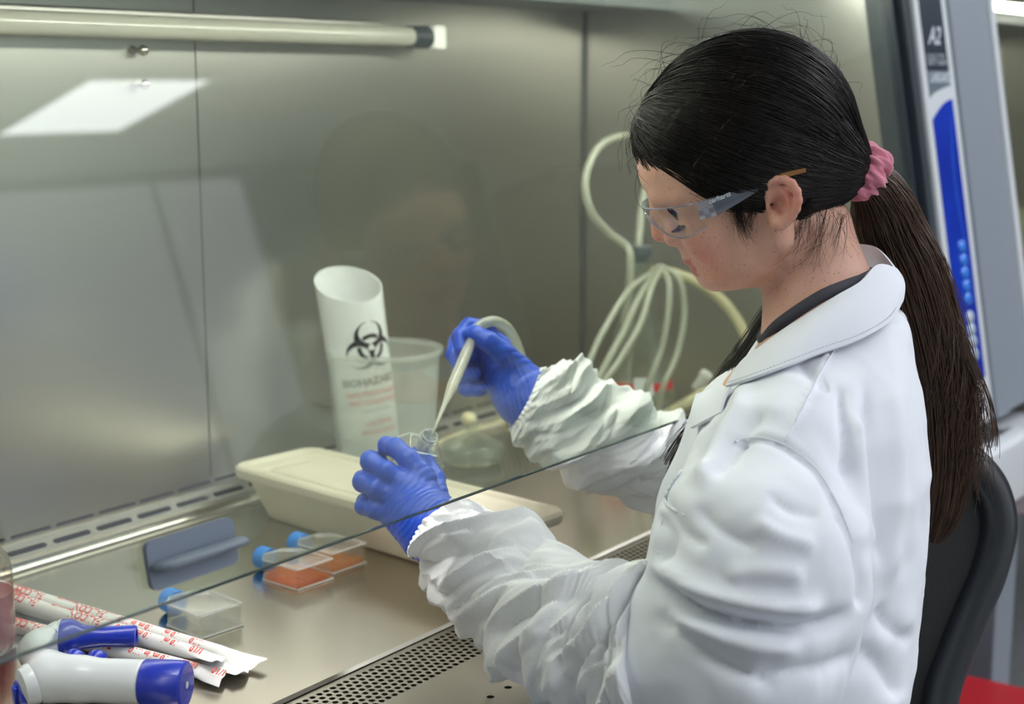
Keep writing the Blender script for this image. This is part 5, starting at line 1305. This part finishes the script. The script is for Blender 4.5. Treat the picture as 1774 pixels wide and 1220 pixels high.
# dark ribbed shirt neck
m_shirt = mat('shirt_charcoal', (62, 62, 70), .85, bump=.3, bump_scale=600, bump_dist=.0006)
sh = cr([at_d(*q) for q in [(1326, 588, 1.425), (1345, 566, 1.398), (1380, 540, 1.385), (1425, 512, 1.385), (1468, 494, 1.40), (1500, 482, 1.425), (1510, 470, 1.47), (1490, 460, 1.51), (1440, 462, 1.53), (1380, 500, 1.525), (1340, 550, 1.50), (1322, 585, 1.46), (1326, 588, 1.425)]], 8)
wobj('shirt_neckband', tube(sh, .0058, 12, False), m_shirt, person, smooth=3)
# trousers, seated, under the cabinet front
m_tr = mat('trousers_navy', (40, 44, 56), .85)
HIP = PE.copy(); HIP[2] = -.32
for sgn in (1, -1):
    pass
lt_ = []
for sgn in (1, -1):
    h_ = HIP + LT * .09 * sgn + np.array([0, 0, .02]); k_ = h_ + FT * .40 + LT * .05 * sgn + np.array([0, 0, -.02]); a_ = k_ + FT * .02 + np.array([0, 0, -.40]); a_[2] = ZF + .09
    lt_.append(tube(cr([h_ - FT * .06, h_, (h_ + k_) / 2, k_ - FT * .03, k_ + np.array([0, 0, -.05]), (k_ + a_) / 2, a_], 5), np.interp(np.linspace(0, 6, 31), range(7), [.08, .095, .085, .072, .066, .055, .05]), 16))
wobj('trousers', J(*lt_), m_tr, person, smooth=3)
m_shoe = mat('shoe_black', (24, 24, 26), .5)
for sgn in (1, -1):
    h_ = HIP + LT * .09 * sgn; k_ = h_ + FT * .42 + LT * .05 * sgn; c_ = k_.copy(); c_[2] = ZF + .04
    wobj('shoe', xf(loftpoly([[(x * s, y * s2, z) for x, y in rrect(-.045, .045, -.10, .16, .04, 5)] for s, s2, z in ((1, 1, -.038), (1.02, 1.02, -.02), (.95, .96, .01), (.7, .6, .04))]), c_, (0, 0, AZ - math.pi / 2)), m_shoe, person, smooth=.8)

# ------------------------------------------------------------------ disposable over-sleeves
m_tyvek = mat('sleeve_tyvek', (246, 248, 250), .62, bump=.35, bump_scale=330, bump_dist=.0009, detail=2)
def crumple(u, v, rs, nu, nv, amp):
    """facetted random surface: jittered triangular lattice, linear inside each facet; u wraps"""
    H = rs.normal(size=(nu, nv + 3)) * amp
    x = u * nu; y = v * nv; i = np.floor(x).astype(int); j = np.floor(y).astype(int); fx_, fy_ = x - i, y - j; i0, i1 = i % nu, (i + 1) % nu; j0 = np.clip(j, 0, nv + 1); j1 = j0 + 1
    up = fx_ + fy_ < 1
    a = H[i0, j0] + (H[i1, j0] - H[i0, j0]) * fx_ + (H[i0, j1] - H[i0, j0]) * fy_
    b = H[i1, j1] + (H[i0, j1] - H[i1, j1]) * (1 - fx_) + (H[i1, j0] - H[i1, j1]) * (1 - fy_)
    return np.where(up, a, b)
def oversleeve(axis, rad, seed, bunch, name, label, flat=1.0):
    C = cr(axis, 10); n = 230; rs_ = lambda A: np.stack([np.interp(np.linspace(0, 1, n), np.linspace(0, 1, len(A)), A[:, c]) for c in range(3)], 1)
    C = rs_(C); R = np.interp(np.linspace(0, 1, n), np.linspace(0, 1, len(rad)), rad); R = np.convolve(np.pad(R, 6, 'edge'), np.ones(13) / 13, 'valid')
    T, U, Wv = frames(C); m = 200; uu = np.arange(m) / m; vv = np.linspace(0, 1, n); UU, VV = np.meshgrid(uu, vv, indexing='xy')
    rs2 = np.random.RandomState(seed); vn2 = VNoise(seed)
    th = UU * 2 * math.pi; pc_ = np.stack([np.cos(th) * 1.5, np.sin(th) * 1.5, VV * 4], -1) + seed
    wu = UU + .05 * vn2(pc_) + .35 * VV; wv = VV + .05 * vn2(pc_ + 11) + .07 * np.sin(th + 1)
    mid = np.clip(np.minimum(VV / .10, (1 - VV) / .06), 0, 1)
    d = crumple(wu, wv, rs2, 7, 8, .0062) + crumple(wu * 1 + .3, wv, rs2, 13, 17, .0062) + crumple(wu + .7, wv * 1, rs2, 25, 36, .0026)
    d = d * (.25 + .75 * mid)
    for (v0, w_, a_, tl) in bunch:       # bulging rolls across the sleeve, slightly slanted, parted by sharp creases
        s = (VV - v0 - tl * np.cos(th + .6)) / w_; d += a_ * np.where(np.abs(s) < 1, np.sqrt(np.clip(1 - s * s, 0, 1)), 0) - a_ * .35 * np.exp(-((np.abs(s) - 1) / .18) ** 2)
    g = np.clip(1 - VV / .13, 0, 1); d += g * .0034 * np.abs(np.sin(th * 13 + 2 * np.sin(th * 3) + VV * 9)) - g ** 3 * .003
    rr = R[:, None] + d
    G = C[:, None] + (U[:, None] * np.cos(th)[..., None] + Wv[:, None] * np.sin(th)[..., None]) * rr[..., None]
    # turned-in hem at the hand
    G0 = C[0][None] + (G[0] - C[0]) * .86 + T[0] * .004; G = np.concatenate([G0[None], G])
    nn = n + 1; I = np.arange(nn * m).reshape(nn, m); Qd = np.stack([I[:-1], np.roll(I, -1, 1)[:-1], np.roll(I, -1, 1)[1:], I[1:]], -1).reshape(-1, 4)
    o = qobj(name, G.reshape(-1, 3), Qd, m_tyvek, person, label=label); o.data.set_sharp_from_angle(angle=.42); return o
ptd = lambda L_: [at_d(*q) for q in L_]
oversleeve(ptd([(757, 922, 1.470), (800, 962, 1.447), (870, 1018, 1.410), (960, 1078, 1.365), (1045, 1128, 1.325), (1120, 1148, 1.288), (1150, 1150, 1.278)]), [.033, .052, .060, .060, .060, .062, .060], 8,
           [(.50, .10, .006, .03), (.66, .075, .009, -.03), (.80, .06, .011, .02), (.93, .06, .012, -.02)], 'oversleeve', 'crinkled white over-sleeve on the near arm')
oversleeve(ptd([(908, 690, 1.715), (940, 706, 1.718), (1000, 736, 1.735), (1080, 776, 1.765), (1160, 802, 1.795), (1240, 840, 1.81)]), [.039, .060, .066, .060, .060, .062], 12,
           [(.30, .10, .006, .02), (.52, .10, .006, -.03), (.72, .10, .006, .02)], 'oversleeve', 'crinkled white over-sleeve on the far arm')
# ------------------------------------------------------------------ gloved hands
m_glove = mat('nitrile_blue', (24, 78, 206), .42, bump=.25, bump_scale=420, bump_dist=.0005, var=.12, var_scale=30, spec=.4)
def hand(fingers, palm, h, name, label, wr, ripple):
    pts = np.array([at_d(*q[:3]) for ch in fingers + palm for q in ch]); lo, hi = pts.min(0) - .032, pts.max(0) + .032
    ax = axes3(lo, hi, h); P = gridP(*ax); D = None
    for ch in palm:
        c = chain(P, [at_d(*q[:3]) for q in ch], [q[3] for q in ch], .010); D = c if D is None else smin(D, c, .016)
    for ch in fingers:
        D = smin(D, chain(P, [at_d(*q[:3]) for q in ch], [q[3] for q in ch], .0035), .0055)
    V, Q = nets(D.astype(np.float32), *ax); V = relax(V, Q, 2); Nn = vnormals(V, Q); vn2 = VNoise(21)
    a, b, sc, amp = ripple; A, B = at_d(*a), at_d(*b); dr = (B - A) / np.linalg.norm(B - A); t = ((V - A) @ dr) / np.linalg.norm(B - A)
    w = np.clip(1 - np.abs(t - .5) * 1.7, 0, 1)
    ph = (V @ dr) * sc + vn2(V * 40) * 2.2; rip = (np.abs(np.sin(ph)) ** .6 - .7) * amp * w
    V = V + Nn * (rip + vn2(V * 90) * .0006 + vn2(V * 220) * .00022)[:, None]
    return qobj(name, V, Q, m_glove, person, label=label)
# near (left) hand: back towards the camera, fingers wrapped round the flask, thumb behind it
hand([[(736, 826, 1.512, .0108), (708, 795, 1.520, .0104), (684, 776, 1.530, .0098), (670, 772, 1.545, .0090), (672, 776, 1.556, .0078)],
      [(708, 842, 1.508, .0106), (670, 818, 1.512, .0102), (642, 800, 1.524, .0098), (640, 796, 1.545, .0090), (660, 800, 1.562, .0080)],
      [(690, 866, 1.508, .0102), (652, 848, 1.510, .0098), (627, 836, 1.522, .0094), (628, 830, 1.545, .0088), (652, 830, 1.562, .0078)],
      [(680, 892, 1.508, .0096), (650, 884, 1.512, .0090), (630, 878, 1.524, .0086), (632, 868, 1.545, .0080), (652, 862, 1.558, .0072)],
      [(760, 872, 1.535, .0120), (752, 830, 1.560, .0110), (738, 800, 1.575, .0098), (722, 786, 1.580, .0085)]],
     [[(757, 922, 1.474, .0275), (742, 900, 1.488, .0262), (725, 860, 1.512, .0200), (732, 832, 1.516, .0125)],
      [(745, 905, 1.488, .0250), (712, 864, 1.512, .0175), (706, 848, 1.512, .0120)],
      [(740, 912, 1.486, .0250), (705, 884, 1.508, .0170), (690, 870, 1.512, .0115)],
      [(738, 922, 1.486, .0230), (705, 904, 1.506, .0150), (682, 896, 1.512, .0105)],
      [(775, 940, 1.462, .0270), (757, 922, 1.474, .0275)]], .0014, 'glove', 'blue nitrile glove gripping the flask', None, ((790, 930, 1.47), (690, 820, 1.51), 430, .0016))
# far (right) hand: palm towards the camera, thumb and index pinching the aspirating pipette
hand([[(868, 598, 1.735, .0112), (838, 570, 1.735, .0104), (812, 566, 1.725, .0098), (797, 582, 1.713, .0094), (800, 606, 1.700, .0082)],      # index
      [(856, 606, 1.745, .0108), (815, 584, 1.757, .0102), (792, 592, 1.750, .0098), (786, 615, 1.735, .0092), (796, 634, 1.721, .0082)],      # middle
      [(858, 630, 1.750, .0106), (818, 618, 1.763, .0100), (798, 630, 1.753, .0096), (798, 650, 1.735, .0090), (822, 648, 1.721, .0080)],      # ring
      [(866, 656, 1.747, .0098), (828, 652, 1.759, .0092), (808, 660, 1.750, .0088), (808, 676, 1.735, .0082), (832, 676, 1.725, .0074)],      # little
      [(898, 640, 1.707, .0150), (872, 612, 1.695, .0130), (846, 592, 1.690, .0115), (824, 580, 1.695, .0100), (816, 578, 1.699, .0088)]],     # thumb
     [[(915, 694, 1.711, .0285), (896, 672, 1.721, .0265), (868, 620, 1.739, .0160), (864, 602, 1.737, .0118)],
      [(900, 680, 1.721, .0250), (866, 640, 1.745, .0155), (858, 618, 1.747, .0115)],
      [(898, 688, 1.721, .0250), (868, 664, 1.745, .0150), (860, 640, 1.749, .0112)],
      [(904, 660, 1.713, .0200), (890, 640, 1.709, .0160)],
      [(935, 706, 1.705, .0285), (915, 694, 1.711, .0285)]], .0014, 'glove', 'blue nitrile glove pinching the pipette', None, ((915, 690, 1.705), (850, 610, 1.725), 330, .0014))
# ------------------------------------------------------------------ held flask and aspirating pipette
held = make_flask('small clear uncapped flask held in the near gloved hand', (0, 0, 0), 0, None, False)
up_d = at_d(744, 752, 1.565) - at_d(718, 806, 1.562); up_d /= np.linalg.norm(up_d); vw = at_d(720, 800, 1.56) - CAM; vw /= np.linalg.norm(vw)
up_d = .42 * RGT + .62 * UPV - .62 * FWD; up_d /= np.linalg.norm(up_d); xw = RGT + .15 * UPV; zax = np.cross(xw, up_d); zax = zax if zax @ vw < 0 else -zax; xax = np.cross(up_d, zax); xax /= np.linalg.norm(xax); zax = np.cross(xax, up_d)
MH = Matrix(np.stack([xax, up_d, zax], 1).tolist()).to_4x4(); neck_w = at_d(743, 757, 1.566)
MH.translation = Vector(neck_w - up_d * .058 - zax * .014); held.matrix_world = MH
m_asp = clear_mat('pipette_frosted', (232, 232, 222), .05, .15, haze=.62, haze_col=(238, 236, 224), trans_haze=.4)
tip = at_d(749, 752, 1.567); top_ = at_d(826, 568, 1.712)
ap = thing('aspirating_pipette', 'slim white aspirating pipette held in the far hand, tip in the flask neck', 'pipette', tuple(tip))
q = lambda f: tip + (top_ - tip) * f
sh_ = wobj('shaft', tube([q(0), q(.12), q(.27), q(.36), q(.42), q(.70), q(1.0)], [.0014, .0019, .0030, .0050, .0062, .0064, .0062], 16), m_asp, ap, smooth=3)
wobj('tubing', tube(cr([q(.985), at_d(838, 561, 1.716), at_d(856, 557, 1.73), at_d(876, 566, 1.75), at_d(892, 590, 1.77), at_d(905, 625, 1.79), at_d(930, 665, 1.82), at_d(985, 700, 1.86), at_d(1060, 715, 1.92)], 6), .0064, 14), m_tubing, ap, smooth=3)

# ------------------------------------------------------------------ office chair
m_ch = mat('chair_black_plastic', (44, 47, 51), .3); m_mesh = mat('chair_black_mesh', (15, 16, 19), .55, bump=.6, bump_scale=600, bump_dist=.0008, stretch=(1, 1, .35))
ch_c = HIP - FT * .05
chair = thing('office_chair', 'black office chair with a mesh back behind the worker', 'chair', (float(ch_c[0]), float(ch_c[1]), ZF))
CAZ = math.radians(121.0); CFt = np.array([math.cos(CAZ), math.sin(CAZ), 0]); CLt = np.array([-math.sin(CAZ), math.cos(CAZ), 0])
# back outline in its own plane: s across (positive away from the camera side), h up
Rf = at_d(1728, 900, 1.585); 
def back_pt(s, h, o=0.0):     # s from 0 (far edge) to 1 (near edge)
    w = .44; bow = .05 * math.sin(math.pi * s)
    tilt = -.20 * (h - .0)
    base = np.array([Rf[0], Rf[1], 0]) + CLt * (w * s) - CFt * (bow + o) + CFt * tilt * -1 * 0
    return base + np.array([0, 0, h])
outl = []
h_top = float(at_d(1665, 786, 1.57)[2])
edge_px = [(1625, 1400), (1640, 1220), (1668, 1130), (1700, 1050), (1722, 1000), (1740, 935), (1742, 895), (1730, 850), (1705, 815), (1665, 785), (1600, 762), (1500, 750), (1400, 765), (1350, 800), (1330, 860), (1335, 950), (1360, 1100), (1380, 1250), (1395, 1400)]
dep_e = np.interp([p[0] for p in edge_px], [1330, 1500, 1600, 1742], [1.50, 1.60, 1.625, 1.64])
E_ = cr([at_d(x - 14 if x > 1600 else x, y, d) for (x, y), d in zip(edge_px, dep_e)], 5)
cmid = E_.mean(0)
nrm = np.cross(E_[len(E_) // 3] - cmid, E_[0] - cmid); nrm /= np.linalg.norm(nrm); nrm = nrm if nrm @ (CAM - cmid) > 0 else -nrm
bk_f = wobj('backrest_frame', tube(E_, .021, 14), m_ch, chair, smooth=3)
inner = [cmid + (p - cmid) * .985 for p in E_]; n = len(inner); rings = []
for k in np.linspace(1, .0, 8): rings.append([cmid + (p - cmid) * max(k, .001) - nrm * (.028 * (1 - k ** 2)) + nrm * .004 for p in inner])
V = [tuple(p) for r in rings for p in r]; F = [(i * n + k, i * n + (k + 1), (i + 1) * n + (k + 1), (i + 1) * n + k) for i in range(7) for k in range(n - 1)] + [(i * n + n - 1, i * n, (i + 1) * n, (i + 1) * n + n - 1) for i in range(7)]
wobj('backrest_mesh', (V, F), m_mesh, bk_f, smooth=3)
pip = [cmid + (p - cmid) * .945 + nrm * .010 for p in E_]; wobj('backrest_piping', tube(pip, .0035, 8), mat('chair_piping', (58, 62, 66), .3), bk_f, smooth=3)
sc_ = np.array([ch_c[0], ch_c[1], -.42]) + FT * .10
seat = loftpoly([[tuple(sc_ + LT * x * s + FT * y * s + np.array([0, 0, z])) for x, y in rrect(-.24, .24, -.24, .24, .08, 6)] for s, z in ((.9, -.05), (1, -.03), (1, -.005), (.93, .012))])
wobj('seat', seat, m_mesh, chair, smooth=.8)
wobj('back_support', tube(cr([sc_ - FT * .05 + np.array([0, 0, -.05]), sc_ - FT * .24 + np.array([0, 0, -.04]), cmid - nrm * .03 + np.array([0, 0, -.28])], 5), .022, 10), m_ch, chair, smooth=3)
wobj('gas_column', tube([sc_ + np.array([0, 0, -.05]), np.array([sc_[0], sc_[1], ZF + .09])], .025, 14), m_ch, chair, smooth=1)
for k in range(5):
    a = 2 * math.pi * k / 5 + .3; d = np.array([math.cos(a), math.sin(a), 0]); b0 = np.array([sc_[0], sc_[1], ZF + .09])
    lg = wobj('base_leg', tube([b0, b0 + d * .16 + np.array([0, 0, -.005]), b0 + d * .29 + np.array([0, 0, -.03])], [.022, .019, .014], 10), m_ch, chair, smooth=1)
    wobj('caster', xf(lathe([(.02, -.012), (.027, -.010), (.027, .010), (.02, .012)], 18), b0 + d * .29 + np.array([0, 0, -.09 + .0285]), (math.pi / 2, 0, a)), m_rubber, lg, smooth=.8)
